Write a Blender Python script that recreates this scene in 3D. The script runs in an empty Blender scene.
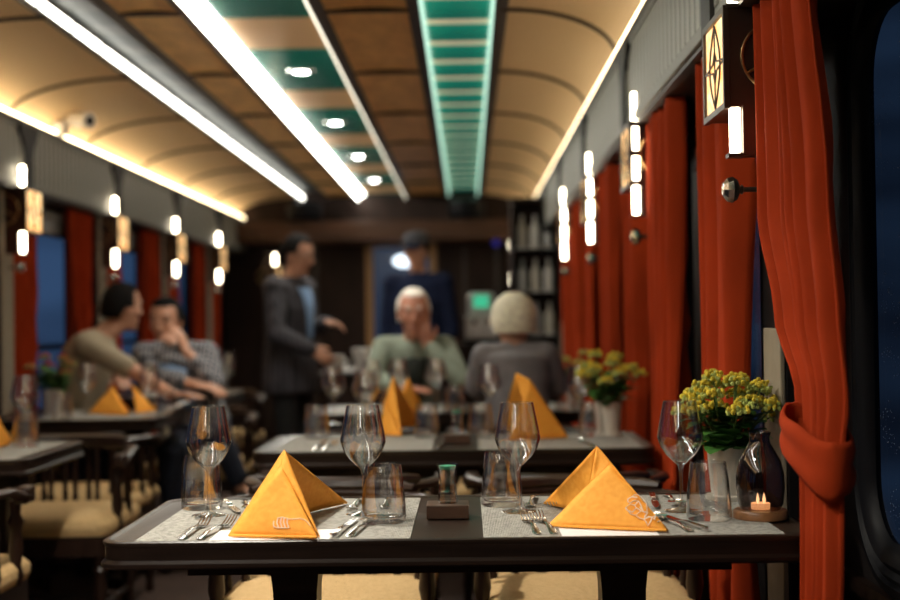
import bpy, bmesh, math, random
from mathutils import Vector, Matrix, noise
R = random.Random(7)
PI = math.pi
scene = bpy.context.scene
COL = scene.collection
def V(*a): return Vector(a)

# ------------------------------------------------------------------ camera
EYE = V(0, 0, 1.17)
FPX = 1300.0
cam_d = bpy.data.cameras.new('camera'); cam = bpy.data.objects.new('camera', cam_d); COL.objects.link(cam)
ROT = Matrix.Rotation(math.radians(0.75), 3, 'Z') @ Matrix.Rotation(math.radians(90 + 0.86), 3, 'X') @ Matrix.Rotation(math.radians(-0.8), 3, 'Z')
cam.matrix_world = Matrix.Translation(EYE) @ ROT.to_4x4()
cam_d.sensor_width = 36.0; cam_d.lens = FPX * 36 / 900
cam_d.clip_start = 0.05; cam_d.clip_end = 200
cam_d.dof.use_dof = True; cam_d.dof.focus_distance = 2.74; cam_d.dof.aperture_fstop = 1.9
scene.camera = cam
def ray(px, py): return ROT @ V((px - 450) / FPX, -(py - 300) / FPX, -1)
def onz(px, py, z=0.75):
    d = ray(px, py); t = (z - EYE.z) / d.z
    return EYE + d * t
def ony(px, py, y):
    d = ray(px, py); return EYE + d * (y / d.y)

# ------------------------------------------------------------------ materials
def newmat(name):
    m = bpy.data.materials.new(name); m.use_nodes = True
    nt = m.node_tree; b = nt.nodes['Principled BSDF']
    return m, nt, b
def N(nt, t, **kw):
    n = nt.nodes.new(t)
    for k, v in kw.items():
        if k in n.inputs: n.inputs[k].default_value = v
        else: setattr(n, k, v)
    return n
def pmat(name, col, rough=0.5, metal=0.0, emit=None, estr=0.0, var=0.0, scale=(20, 20, 20), bump=0.0, bscale=60.0, coat=0.0, sheen=0.0, spec=None):
    m, nt, b = newmat(name); L = nt.links.new
    b.inputs['Base Color'].default_value = (*col, 1); b.inputs['Roughness'].default_value = rough
    b.inputs['Metallic'].default_value = metal
    if coat: b.inputs['Coat Weight'].default_value = coat; b.inputs['Coat Roughness'].default_value = 0.12
    if sheen: b.inputs['Sheen Weight'].default_value = sheen
    if spec is not None: b.inputs['Specular IOR Level'].default_value = spec
    if emit: b.inputs['Emission Color'].default_value = (*emit, 1); b.inputs['Emission Strength'].default_value = estr
    tc = N(nt, 'ShaderNodeTexCoord'); mp = N(nt, 'ShaderNodeMapping'); mp.inputs['Scale'].default_value = scale
    L(tc.outputs['Object'], mp.inputs['Vector'])
    if var:
        no = N(nt, 'ShaderNodeTexNoise', Scale=1.0, Detail=5.0)
        L(mp.outputs['Vector'], no.inputs['Vector'])
        cr = N(nt, 'ShaderNodeValToRGB')
        cr.color_ramp.elements[0].position = 0.3; cr.color_ramp.elements[1].position = 0.7
        cr.color_ramp.elements[0].color = (*[max(0, c * (1 - var)) for c in col], 1)
        cr.color_ramp.elements[1].color = (*[min(1, c * (1 + var)) for c in col], 1)
        L(no.outputs['Fac'], cr.inputs['Fac']); L(cr.outputs['Color'], b.inputs['Base Color'])
    if bump:
        no2 = N(nt, 'ShaderNodeTexNoise', Scale=bscale, Detail=4.0); L(tc.outputs['Object'], no2.inputs['Vector'])
        bp = N(nt, 'ShaderNodeBump', Strength=bump, Distance=0.004); L(no2.outputs['Fac'], bp.inputs['Height'])
        L(bp.outputs['Normal'], b.inputs['Normal'])
    return m
def emat(name, col, s):
    m = bpy.data.materials.new(name); m.use_nodes = True; nt = m.node_tree; nt.nodes.clear()
    e = N(nt, 'ShaderNodeEmission'); e.inputs['Color'].default_value = (*col, 1); e.inputs['Strength'].default_value = s
    o = N(nt, 'ShaderNodeOutputMaterial'); nt.links.new(e.outputs[0], o.inputs[0]); return m
def glassmat(name, tint=(0.98, 0.98, 0.98), edge=(0.30, 0.30, 0.32), power=4.0, refl=1.0):
    # thin glass: clear seen face-on, denser and mirroring towards its edges
    m = bpy.data.materials.new(name); m.use_nodes = True; nt = m.node_tree; nt.nodes.clear(); L = nt.links.new
    lw = N(nt, 'ShaderNodeLayerWeight', Blend=0.5); pw = N(nt, 'ShaderNodeMath', operation='POWER'); pw.inputs[1].default_value = power
    L(lw.outputs['Facing'], pw.inputs[0])
    mc = N(nt, 'ShaderNodeMix', data_type='RGBA'); mc.inputs[6].default_value = (*tint, 1); mc.inputs[7].default_value = (*edge, 1); L(pw.outputs[0], mc.inputs[0])
    tr = N(nt, 'ShaderNodeBsdfTransparent'); L(mc.outputs[2], tr.inputs[0])
    gs = N(nt, 'ShaderNodeBsdfGlossy', Roughness=0.015); gs.inputs['Color'].default_value = (1, 1, 1, 1)
    p5 = N(nt, 'ShaderNodeMath', operation='POWER'); p5.inputs[1].default_value = 5.0; L(lw.outputs['Facing'], p5.inputs[0])
    ml = N(nt, 'ShaderNodeMath', operation='MULTIPLY_ADD'); ml.inputs[1].default_value = .75*refl; ml.inputs[2].default_value = .055*refl; L(p5.outputs[0], ml.inputs[0])
    m2 = N(nt, 'ShaderNodeMixShader'); L(ml.outputs[0], m2.inputs[0]); L(tr.outputs[0], m2.inputs[1]); L(gs.outputs[0], m2.inputs[2])
    o = N(nt, 'ShaderNodeOutputMaterial'); L(m2.outputs[0], o.inputs[0]); return m
def wavemat(name, c1, c2, scale, axis='Y', rough=0.6, dist=0.0, bump=0.0, lo=0.35, hi=0.65, prof='SIN'):
    m, nt, b = newmat(name); L = nt.links.new
    tc = N(nt, 'ShaderNodeTexCoord'); w = N(nt, 'ShaderNodeTexWave', Scale=scale, Distortion=dist, Detail=2.0)
    w.bands_direction = axis; w.wave_profile = prof
    L(tc.outputs['Object'], w.inputs['Vector'])
    cr = N(nt, 'ShaderNodeValToRGB'); cr.color_ramp.elements[0].position = lo; cr.color_ramp.elements[1].position = hi
    cr.color_ramp.elements[0].color = (*c1, 1); cr.color_ramp.elements[1].color = (*c2, 1)
    L(w.outputs['Fac'], cr.inputs['Fac']); L(cr.outputs['Color'], b.inputs['Base Color']); b.inputs['Roughness'].default_value = rough
    if bump:
        bp = N(nt, 'ShaderNodeBump', Strength=bump, Distance=0.003); L(w.outputs['Fac'], bp.inputs['Height']); L(bp.outputs['Normal'], b.inputs['Normal'])
    return m
def weavemat(name, c1, c2, su, sv, rough=0.8, bump=0.4, trans=0.0):
    m, nt, b = newmat(name); L = nt.links.new
    tc = N(nt, 'ShaderNodeTexCoord')
    w1 = N(nt, 'ShaderNodeTexWave', Scale=su, Distortion=0.6); w1.bands_direction = 'X'
    w2 = N(nt, 'ShaderNodeTexWave', Scale=sv, Distortion=0.6); w2.bands_direction = 'Y'
    no = N(nt, 'ShaderNodeTexNoise', Scale=90.0, Detail=3.0)
    for n in (w1, w2, no): L(tc.outputs['Object'], n.inputs['Vector'])
    mu = N(nt, 'ShaderNodeMath', operation='MULTIPLY'); L(w1.outputs['Fac'], mu.inputs[0]); L(w2.outputs['Fac'], mu.inputs[1])
    ad = N(nt, 'ShaderNodeMath', operation='ADD'); L(mu.outputs[0], ad.inputs[0]); L(no.outputs['Fac'], ad.inputs[1])
    cr = N(nt, 'ShaderNodeValToRGB'); cr.color_ramp.elements[0].position = 0.45; cr.color_ramp.elements[1].position = 1.1
    cr.color_ramp.elements[0].color = (*c1, 1); cr.color_ramp.elements[1].color = (*c2, 1)
    L(ad.outputs[0], cr.inputs['Fac']); L(cr.outputs['Color'], b.inputs['Base Color']); b.inputs['Roughness'].default_value = rough
    bp = N(nt, 'ShaderNodeBump', Strength=bump, Distance=0.001); L(ad.outputs[0], bp.inputs['Height']); L(bp.outputs['Normal'], b.inputs['Normal'])
    return m

M = {}
RP_ = 1.67/22      # pitch of the reeded boards
M['wood'] = pmat('dark_wood', (0.013, 0.007, 0.005), 0.38, var=0.45, scale=(3, 40, 40), spec=0.18, bump=0.08, bscale=80)
M['wood_top'] = pmat('table_wood', (0.022, 0.013, 0.009), 0.30, var=0.4, scale=(2.5, 60, 60), spec=0.35, bump=0.05, bscale=120)
M['chairwood'] = pmat('chair_wood', (0.020, 0.009, 0.006), 0.34, var=0.35, scale=(30, 30, 6), spec=0.4)
M['cushion'] = weavemat('tan_upholstery', (0.46, 0.29, 0.12), (0.72, 0.50, 0.25), 90, 90, 0.9, 0.3)
M['mat'] = weavemat('grey_woven_mat', (0.10, 0.10, 0.09), (0.50, 0.48, 0.43), 95, 60, 0.7, 0.6)
M['paper'] = pmat('white_paper', (0.86, 0.85, 0.84), 0.6)
M['orange'] = weavemat('orange_cotton', (0.86, 0.32, 0.02), (1.0, 0.46, 0.06), 260, 260, 0.75, 0.12)
M['thread'] = pmat('white_thread', (0.9, 0.72, 0.55), 0.6)
M['curtain'] = pmat('red_velvet', (0.36, 0.038, 0.008), 0.9, var=0.15, scale=(9, 9, 4), bump=0.1, bscale=300, spec=0.1)
M['glass'] = glassmat('clear_glass', edge=(0.03, 0.03, 0.035), power=3.0, refl=2.5)
M['smoke'] = glassmat('smoked_glass', (0.66, 0.56, 0.55), (0.06, 0.05, 0.05), 2.2, 1.7)
M['silver'] = pmat('polished_steel', (0.78, 0.76, 0.73), 0.16, 1.0)
M['brass'] = pmat('aged_brass', (0.45, 0.30, 0.14), 0.35, 1.0)
M['bronze'] = pmat('dark_bronze', (0.07, 0.05, 0.04), 0.4, 0.8)
M['black'] = pmat('black_rubber', (0.004, 0.004, 0.006), 0.5, spec=0.12)
M['darkwall'] = pmat('dark_wall_panel', (0.010, 0.008, 0.008), 0.5, spec=0.2, var=0.3, scale=(4, 4, 30))
M['beige'] = pmat('beige_pillar_paint', (0.30, 0.25, 0.18), 0.6, var=0.08)
M['floor'] = pmat('brown_carpet', (0.045, 0.022, 0.014), 0.9, var=0.35, scale=(15, 15, 15), bump=0.3, bscale=200)
M['vault'] = weavemat('cream_textile_panel', (0.64, 0.44, 0.235), (0.76, 0.56, 0.325), 30, 30, 0.7, 0.15)
M['vwood'] = pmat('tan_leather_panel', (0.90, 0.50, 0.18), 0.5, var=0.22, scale=(14, 6, 14), bump=0.1, bscale=90)
M['frame'] = pmat('dark_ceiling_frame', (0.035, 0.020, 0.012), 0.45)
M['valance'] = pmat('grey_ribbed_panel', (0.20, 0.20, 0.175), 0.5, var=0.06)
M['ribs'] = wavemat('grey_reeded_board_groove_shade', (0.05, 0.05, 0.043), (0.29, 0.285, 0.245), 0.314159/RP_, 'Y', 0.5, 0.0, 0.0, 0.06, 0.40)  # dark stripes paint the shade of the grooves into the colour
M['white'] = pmat('white_ceramic', (0.78, 0.76, 0.72), 0.3, coat=0.2)
M['pot'] = pmat('ivory_ceramic', (0.62, 0.57, 0.49), 0.35, coat=0.15, var=0.06)
M['leaf'] = pmat('green_leaf', (0.05, 0.15, 0.028), 0.4, var=0.5, scale=(25, 25, 25))
M['stem'] = pmat('green_stem', (0.10, 0.17, 0.04), 0.5)
M['bud'] = pmat('yellow_bud', (0.62, 0.47, 0.05), 0.6, var=0.4, scale=(60, 60, 60), spec=0.1)
M['budgreen'] = pmat('green_bud', (0.42, 0.47, 0.12), 0.6, var=0.3, scale=(60, 60, 60))
M['budred'] = pmat('red_flower', (0.45, 0.03, 0.02), 0.6, var=0.3, scale=(60, 60, 60))
M['blockwood'] = pmat('walnut_block', (0.06, 0.03, 0.018), 0.35, var=0.4, scale=(10, 60, 60))
M['basewood'] = pmat('light_wood_base', (0.22, 0.095, 0.035), 0.4, var=0.3, scale=(12, 60, 60))
M['wax'] = pmat('candle_wax', (0.85, 0.75, 0.6), 0.5, emit=(1, 0.55, 0.2), estr=1.2)  # emission stands in for flame light glowing through the wax
M['flame'] = emat('candle_flame', (1.0, 0.66, 0.30), 3.2)
M['greenwax'] = pmat('green_glass_insert', (0.05, 0.35, 0.20), 0.4)
M['tube'] = emat('lamp_tube_glow', (1.0, 0.86, 0.62), 14)
M['led'] = emat('white_led_tape', (1.0, 0.97, 0.86), 12)
M['ledgreen'] = emat('pale_green_led_tape', (0.62, 1.0, 0.78), 0.9)
M['cove'] = emat('warm_cove_led', (1.0, 0.79, 0.48), 9.5)
M['downlight'] = emat('downlight_lens', (1.0, 0.98, 0.93), 25)
M['skin'] = pmat('skin', (0.50, 0.26, 0.17), 0.55, var=0.08)
M['skinr'] = pmat('ruddy_skin', (0.46, 0.20, 0.13), 0.55, var=0.1)
M['hairwhite'] = pmat('white_hair', (0.80, 0.76, 0.70), 0.8, var=0.25, scale=(60, 60, 60), bump=0.6, bscale=120)
M['hairblond'] = pmat('pale_blond_hair', (0.86, 0.77, 0.60), 0.8, var=0.25, scale=(60, 60, 60), bump=0.6, bscale=120)
M['hairdark'] = pmat('dark_hair', (0.006, 0.005, 0.005), 0.8, spec=0.1, var=0.3, scale=(60, 60, 60), bump=0.6, bscale=120)
M['tee'] = pmat('khaki_cotton', (0.31, 0.26, 0.18), 0.9, var=0.08, bump=0.1)
M['denim'] = pmat('navy_trousers', (0.010, 0.014, 0.030), 0.9, var=0.2)
M['blacktr'] = pmat('black_trousers', (0.006, 0.006, 0.007), 0.9)
M['navy'] = pmat('navy_cotton', (0.008, 0.012, 0.032), 0.9, spec=0.1, var=0.2)
M['greenshirt'] = pmat('grey_green_linen', (0.21, 0.25, 0.20), 0.9, var=0.12)
M['darkshirt'] = pmat('dark_undershirt', (0.02, 0.025, 0.02), 0.9)
M['greyjacket'] = pmat('grey_jacket_wool', (0.21, 0.20, 0.215), 0.9, var=0.12)
M['blueshirt'] = pmat('pale_blue_shirt', (0.20, 0.33, 0.55), 0.8)
M['lightblue'] = pmat('washed_blue_denim', (0.20, 0.28, 0.42), 0.9, var=0.15)
M['eye'] = pmat('eye_white', (0.75, 0.72, 0.68), 0.3)
M['pupil'] = pmat('dark_pupil', (0.02, 0.012, 0.01), 0.2)
M['lip'] = pmat('lips', (0.36, 0.13, 0.10), 0.5)
M['shoe'] = pmat('black_leather', (0.01, 0.009, 0.009), 0.35)
M['steelbody'] = pmat('pale_steel_casing', (0.55, 0.55, 0.54), 0.3, 0.6)
M['greenlight'] = emat('green_panel_glow', (0.06, 0.55, 0.30), 0.7)
M['bluelight'] = emat('violet_indicator', (0.06, 0.05, 0.4), 0.25)
M['endwood'] = pmat('end_wall_wood', (0.022, 0.011, 0.008), 0.6, spec=0.2, var=0.3, scale=(8, 8, 2))
M['soffit'] = pmat('soffit_wood', (0.060, 0.025, 0.011), 0.5, spec=0.25, var=0.3, scale=(2, 20, 20))
M['gold'] = pmat('gold_door_frame', (0.33, 0.18, 0.07), 0.45, 0.3)
M['blueglass'] = pmat('night_blue_door_glass', (0.02, 0.03, 0.06), 0.2, emit=(0.10, 0.20, 0.42), estr=0.08)  # emission stands in for blue light in the doorway
M['blind'] = pmat('grey_blind_fabric', (0.36, 0.36, 0.36), 0.6)
M['plaid'] = weavemat('dark_plaid_wool', (0.010, 0.010, 0.013), (0.050, 0.047, 0.060), 9, 9, 0.9, 0.1)
M['pattern'] = weavemat('dark_checked_cotton', (0.02, 0.02, 0.03), (0.3, 0.3, 0.32), 14, 14, 0.9, 0.1)
# lit amber lamp glass
m, nt, b = newmat('amber_lamp_glass'); L = nt.links.new
tc = N(nt, 'ShaderNodeTexCoord'); no = N(nt, 'ShaderNodeTexNoise', Scale=22.0, Detail=4.0, Distortion=1.5); L(tc.outputs['Object'], no.inputs['Vector'])
cr = N(nt, 'ShaderNodeValToRGB'); cr.color_ramp.elements[0].color = (1.0, 0.42, 0.10, 1); cr.color_ramp.elements[1].color = (1.0, 0.74, 0.38, 1)
cr.color_ramp.elements[0].position = 0.35; cr.color_ramp.elements[1].position = 0.62
L(no.outputs['Fac'], cr.inputs['Fac']); L(cr.outputs['Color'], b.inputs['Emission Color']); b.inputs['Emission Strength'].default_value = 1.25
b.inputs['Base Color'].default_value = (0.5, 0.3, 0.12, 1); M['amber'] = m
# banded green ceiling glass: bands across the car (object Y)
def bandmat(name, pitch, off, duty, cgreen, cband, rough=0.18, soft=0.03, emit=0.0):
    m, nt, b = newmat(name); L = nt.links.new
    tc = N(nt, 'ShaderNodeTexCoord'); sp = N(nt, 'ShaderNodeSeparateXYZ'); L(tc.outputs['Object'], sp.inputs[0])
    a = N(nt, 'ShaderNodeMath', operation='SUBTRACT'); a.inputs[1].default_value = off; L(sp.outputs['Y'], a.inputs[0])
    d = N(nt, 'ShaderNodeMath', operation='DIVIDE'); d.inputs[1].default_value = pitch; L(a.outputs[0], d.inputs[0])
    f = N(nt, 'ShaderNodeMath', operation='FRACT'); L(d.outputs[0], f.inputs[0])
    cr = N(nt, 'ShaderNodeValToRGB'); e = cr.color_ramp.elements
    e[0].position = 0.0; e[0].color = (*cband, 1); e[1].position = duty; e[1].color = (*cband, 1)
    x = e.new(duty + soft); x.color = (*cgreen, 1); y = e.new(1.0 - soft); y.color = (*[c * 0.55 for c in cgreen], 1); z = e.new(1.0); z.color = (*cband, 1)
    L(f.outputs[0], cr.inputs['Fac']); L(cr.outputs['Color'], b.inputs['Base Color']); b.inputs['Roughness'].default_value = rough
    if emit: L(cr.outputs['Color'], b.inputs['Emission Color']); b.inputs['Emission Strength'].default_value = emit  # glow added to the panel colours in place of LED light falling on them
    return m
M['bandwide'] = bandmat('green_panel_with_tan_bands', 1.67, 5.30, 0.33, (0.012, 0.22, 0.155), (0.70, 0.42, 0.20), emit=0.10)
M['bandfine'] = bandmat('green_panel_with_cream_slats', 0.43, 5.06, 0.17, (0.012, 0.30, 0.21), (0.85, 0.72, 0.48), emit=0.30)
M['banddim'] = bandmat('dim_grey_green_slats', 0.43, 5.06, 0.40, (0.006, 0.018, 0.015), (0.045, 0.05, 0.042), rough=0.5)
M['ledlamp'] = emat('white_lamp_row', (1.0, 0.97, 0.86), 6)
# dirty night window glass
def winglass(name, drops):
    m = bpy.data.materials.new(name); m.use_nodes = True; nt = m.node_tree; nt.nodes.clear(); L = nt.links.new
    tr = N(nt, 'ShaderNodeBsdfTransparent'); tr.inputs[0].default_value = (0.75, 0.82, 0.9, 1)
    gs = N(nt, 'ShaderNodeBsdfGlossy', Roughness=0.03); lw = N(nt, 'ShaderNodeLayerWeight', Blend=0.5)
    p5 = N(nt, 'ShaderNodeMath', operation='POWER'); p5.inputs[1].default_value = 5.0; L(lw.outputs['Facing'], p5.inputs[0])
    fr = N(nt, 'ShaderNodeMath', operation='MULTIPLY_ADD'); fr.inputs[1].default_value = .5; fr.inputs[2].default_value = .04; L(p5.outputs[0], fr.inputs[0])
    mx = N(nt, 'ShaderNodeMixShader'); L(fr.outputs[0], mx.inputs[0]); L(tr.outputs[0], mx.inputs[1]); L(gs.outputs[0], mx.inputs[2])
    o = N(nt, 'ShaderNodeOutputMaterial')
    if drops:
        tc = N(nt, 'ShaderNodeTexCoord'); vo = N(nt, 'ShaderNodeTexVoronoi', Scale=110.0); L(tc.outputs['Object'], vo.inputs['Vector'])
        no = N(nt, 'ShaderNodeTexNoise', Scale=9.0, Detail=3.0); L(tc.outputs['Object'], no.inputs['Vector'])
        lt = N(nt, 'ShaderNodeMath', operation='LESS_THAN'); lt.inputs[1].default_value = 0.16; L(vo.outputs['Distance'], lt.inputs[0])
        gt = N(nt, 'ShaderNodeMath', operation='GREATER_THAN'); gt.inputs[1].default_value = 0.53; L(no.outputs['Fac'], gt.inputs[0])
        mu = N(nt, 'ShaderNodeMath', operation='MULTIPLY'); L(lt.outputs[0], mu.inputs[0]); L(gt.outputs[0], mu.inputs[1])
        m3 = N(nt, 'ShaderNodeMath', operation='MULTIPLY'); m3.inputs[1].default_value = 0.6; L(mu.outputs[0], m3.inputs[0])
        df = N(nt, 'ShaderNodeBsdfDiffuse'); df.inputs[0].default_value = (0.30, 0.36, 0.45, 1)
        m2 = N(nt, 'ShaderNodeMixShader'); L(m3.outputs[0], m2.inputs[0]); L(mx.outputs[0], m2.inputs[1]); L(df.outputs[0], m2.inputs[2])
        L(m2.outputs[0], o.inputs[0])
    else: L(mx.outputs[0], o.inputs[0])
    return m
M['pane'] = winglass('window_glass', False); M['panewet'] = winglass('rain_specked_window_glass', True)

# ------------------------------------------------------------------ mesh helpers
class MB:
    def __init__(s): s.v = []; s.f = []
    def add(s, vs, fs):
        b = len(s.v); s.v += [Vector(v) for v in vs]; s.f += [tuple(b + i for i in f) for f in fs]; return s
    def box(s, x0, x1, y0, y1, z0, z1):
        return s.add([(x0,y0,z0),(x1,y0,z0),(x1,y1,z0),(x0,y1,z0),(x0,y0,z1),(x1,y0,z1),(x1,y1,z1),(x0,y1,z1)],
                     [(0,3,2,1),(4,5,6,7),(0,1,5,4),(1,2,6,5),(2,3,7,6),(3,0,4,7)])
    def rings(s, rings, closed=True, cap0=True, cap1=True):
        n = len(rings[0]); vs = [p for r in rings for p in r]; fs = []
        for i in range(len(rings) - 1):
            for j in range(n if closed else n - 1):
                k = (j + 1) % n
                fs.append((i*n+j, i*n+k, (i+1)*n+k, (i+1)*n+j))
        if closed and cap0: fs.append(tuple(reversed(range(n))))
        if closed and cap1: fs.append(tuple((len(rings)-1)*n + j for j in range(n)))
        return s.add(vs, fs)
    def lathe(s, prof, n=24, c=(0,0,0), cap0=True, cap1=True, ax=None):
        c = Vector(c); rings = []
        if ax is None: u, w, d = V(1,0,0), V(0,1,0), V(0,0,1)
        else:
            d = Vector(ax).normalized(); u = d.orthogonal().normalized(); w = d.cross(u)
        for r, z in prof:
            rings.append([c + d*z + (u*math.cos(2*PI*j/n) + w*math.sin(2*PI*j/n))*max(r, 1e-5) for j in range(n)])
        return s.rings(rings, True, cap0, cap1)
    def tube(s, pts, r, n=8, flat=1.0, up=None):
        pts = [Vector(p) for p in pts]; rs = r if isinstance(r, (list, tuple)) else [r]*len(pts); rings = []; pu = None
        for i, p in enumerate(pts):
            d = (pts[min(i+1, len(pts)-1)] - pts[max(i-1, 0)]).normalized()
            if up is not None: u = Vector(up) - d*d.dot(Vector(up)); u.normalize()
            elif pu is None: u = d.orthogonal().normalized()
            else: u = (pu - d*d.dot(pu)).normalized()
            pu = u; w = d.cross(u)
            rings.append([p + (u*math.cos(2*PI*j/n)*flat + w*math.sin(2*PI*j/n))*rs[i] for j in range(n)])
        return s.rings(rings)
    def ball(s, c, r, n=12, m=8, sc=(1,1,1), rot=None):
        rings = []; c = Vector(c)
        for i in range(m + 1):
            a = PI*i/m; rr = max(math.sin(a), 1e-4); z = -math.cos(a); ring = []
            for j in range(n):
                p = V(rr*math.cos(2*PI*j/n)*sc[0], rr*math.sin(2*PI*j/n)*sc[1], z*sc[2])*r
                if rot is not None: p = rot @ p
                ring.append(c + p)
            rings.append(ring)
        return s.rings(rings)
    def cap(s, a, b, ra, rb, n=14):   # tapered capsule
        a, b = Vector(a), Vector(b); d = b - a; l = d.length; d = d/l if l > 1e-6 else V(0,0,1)
        prof = [(ra*math.cos(t), -ra*math.sin(t)) for t in (1.5, 1.1, .6, .25)] + [(ra, 0), (rb, l)] + [(rb*math.cos(t), l + rb*math.sin(t)) for t in (.25, .6, 1.1, 1.5)]
        return s.lathe(prof, n, a, ax=d)
    def grid(s, fn, nu, nv):
        vs = [fn(i/nu, j/nv) for j in range(nv+1) for i in range(nu+1)]
        return s.add(vs, [(j*(nu+1)+i, j*(nu+1)+i+1, (j+1)*(nu+1)+i+1, (j+1)*(nu+1)+i) for j in range(nv) for i in range(nu)])
    def prism(s, loop, z0, z1, f=None):
        n = len(loop); f = f or (lambda p, z: V(p[0], p[1], z))
        return s.rings([[f(p, z0) for p in loop], [f(p, z1) for p in loop]])
    def mesh(s, name, mat, smooth=True):
        me = bpy.data.meshes.new(name); me.from_pydata([tuple(v) for v in s.v], [], s.f)
        bm = bmesh.new(); bm.from_mesh(me); bmesh.ops.recalc_face_normals(bm, faces=bm.faces)
        if smooth:
            for f in bm.faces: f.smooth = True
            for e in bm.edges:
                if len(e.link_faces) == 2 and e.calc_face_angle(0) > 0.7: e.smooth = False
        bm.to_mesh(me); bm.free(); me.materials.append(mat); return me
    def build(s, name, mat, parent=None, smooth=True, bevel=0.0):
        o = bpy.data.objects.new(name, s.mesh(name, mat, smooth)); COL.objects.link(o); o.parent = parent
        if bevel:
            b = o.modifiers.new('bevel', 'BEVEL'); b.width = bevel; b.segments = 2; b.limit_method = 'ANGLE'
        return o
def tag(o, label=None, cat=None, group=None, kind=None):
    if label: o['label'] = label
    if cat: o['category'] = cat
    if group: o['group'] = group
    if kind: o['kind'] = kind
    return o
def empty(name, loc=(0,0,0), rz=0.0, label=None, cat=None, group=None, kind=None):
    o = bpy.data.objects.new(name, None); COL.objects.link(o); o.location = loc; o.rotation_euler = (0,0,rz); o.empty_display_size = 0.05
    return tag(o, label, cat, group, kind)
KIDS = {}
def copy_tree(o, label=None, group=None, loc=None, rz=None, parent=None, kids=None):
    c = o.copy(); COL.objects.link(c)
    if parent is not None: c.parent = parent
    if label: c['label'] = label
    if group: c['group'] = group
    if loc is not None: c.location = loc
    if rz is not None: c.rotation_euler = (0, 0, rz)
    for ch in list(bpy.data.objects):
        if ch.parent == o and ch != c: copy_tree(ch, parent=c)
    return c
def rrect(x0, x1, y0, y1, r, n=6):
    out = []
    for cx, cy, a0 in ((x1-r, y1-r, 0), (x0+r, y1-r, PI/2), (x0+r, y0+r, PI), (x1-r, y0+r, 1.5*PI)):
        out += [(cx + r*math.cos(a0 + PI/2*i/n), cy + r*math.sin(a0 + PI/2*i/n)) for i in range(n+1)]
    return out

# ------------------------------------------------------------------ room shell
XC = -0.82; Y0 = -2.0; Y1 = 12.9; XR = 0.85; XL = -2.40; VR = 0.60; VL = -2.19; VB = 1.17 + 0.685; VT = 1.17 + 1.03
P = 1.67; PIL = [3.10 + P*(k-3) for k in range(0, 9)]      # pillars from -1.91 to 11.45
tag(MB().box(XL-.1, XR+.1, Y0, Y1+.1, -0.1, 0).build('floor', M['floor'], smooth=False), kind='structure')

U0 = {1: 0.98, -1: 0.82}
def archz(u, sgn=1):  # ceiling height by distance from the middle of the car
    u0 = U0[sgn]
    return 1.17 + 1.21 if u <= u0 else 1.17 + 1.02 + 0.19*math.sqrt(max(0, 1 - ((u - u0)/(1.415 - u0))**2))
ceil = empty('ceiling', kind='structure')
ys = [Y0 + (Y1-Y0)*i/24 for i in range(25)]
for sgn in (-1, 1):
    u0 = U0[sgn]; us = [u0 - .01] + [u0 + (1.412 - u0)*math.sin(PI/2*i/14) for i in range(15)]; wi = .62 if sgn > 0 else .535
    MB().grid(lambda a, b: V(XC + sgn*us[round(a*15)], Y0 + (Y1-Y0)*b, archz(us[round(a*15)], sgn)), 15, 12).build('vault_panel', M['vault'], ceil)
    MB().grid(lambda a, b: V(XC + sgn*(0.28 + (wi - .28)*a), Y0 + (Y1-Y0)*b, 2.38 + 0.012*math.sin(PI*a)), 6, 12).build('wood_panel', M['vwood'], ceil)
    # longitudinal dark frames
    for u0, u1 in ((0.235, 0.285), (wi - .015, wi + .03), (u0 - .035, u0 + .015)):
        MB().box(min(XC+sgn*u0, XC+sgn*u1), max(XC+sgn*u0, XC+sgn*u1), Y0, Y1, 2.374, 2.40).build('frame_rail', M['frame'], ceil, False)
    # cross ribs
    k = -5
    while 5.05 + 1.27*k < Y1:
        y = 5.05 + 1.27*k; k += 1
        if y < Y0: continue
        pts = [V(XC + sgn*u, y, archz(u, sgn) - 0.004) for u in us]
        MB().tube(pts, 0.010, 6).build('rib', M['frame'], ceil)
        MB().box(min(XC+sgn*.28, XC+sgn*(wi-.01)), max(XC+sgn*.28, XC+sgn*(wi-.01)), y-.009, y+.009, 2.372, 2.392).build('rib', M['frame'], ceil, False)
MB().box(XL-.1, XR+.1, Y0, Y1+.1, 2.50, 2.55).build('roof_shell', M['frame'], ceil, False)
# recessed light troughs
def trough(u0, u1, label, band, led, name, depth=0.06):
    x0, x1 = XC + u0, XC + u1
    t = empty(name, (0, 0, 0), label=label, cat='ceiling light')
    MB().box(x0, x1, Y0, Y1, 2.38 + depth, 2.385 + depth).build('banded_panel', band, t, False)
    for s, xx in ((1, x0), (-1, x1)):
        MB().box(min(xx, xx - s*.006), max(xx, xx - s*.006), Y0, Y1, 2.37, 2.38+depth).build('side_wall', M['frame'], t, False)
    return t
tc_ = trough(-0.235, 0.235, 'wide recessed green and tan ceiling panel with downlights, in the middle of the ceiling', M['bandwide'], M['led'], 'ceiling_light', 0.03)
MB().box(XC-.234, XC-.226, Y0, Y1, 2.356, 2.408).build('led_strip', M['led'], tc_, False)
MB().box(XC-.226, XC-.175, Y0, Y1, 2.400, 2.409).build('led_diffuser', M['led'], tc_, False)
MB().box(XC+.228, XC+.234, Y0, Y1, 2.362, 2.376).build('led_strip', emat('soft_warm_led_tape', (1.0, 0.90, 0.70), 1.6), tc_, False)
tr_ = trough(0.65, 0.945, 'green and cream slatted ceiling light strip on the window side of the nearest table', M['bandfine'], M['led'], 'ceiling_light')
MB().box(XC+.652, XC+.662, Y0, Y1, 2.38, 2.43).build('led_strip', M['ledgreen'], tr_, False)
MB().box(XC+.933, XC+.943, Y0, Y1, 2.38, 2.43).build('led_strip', M['ledgreen'], tr_, False)
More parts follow.
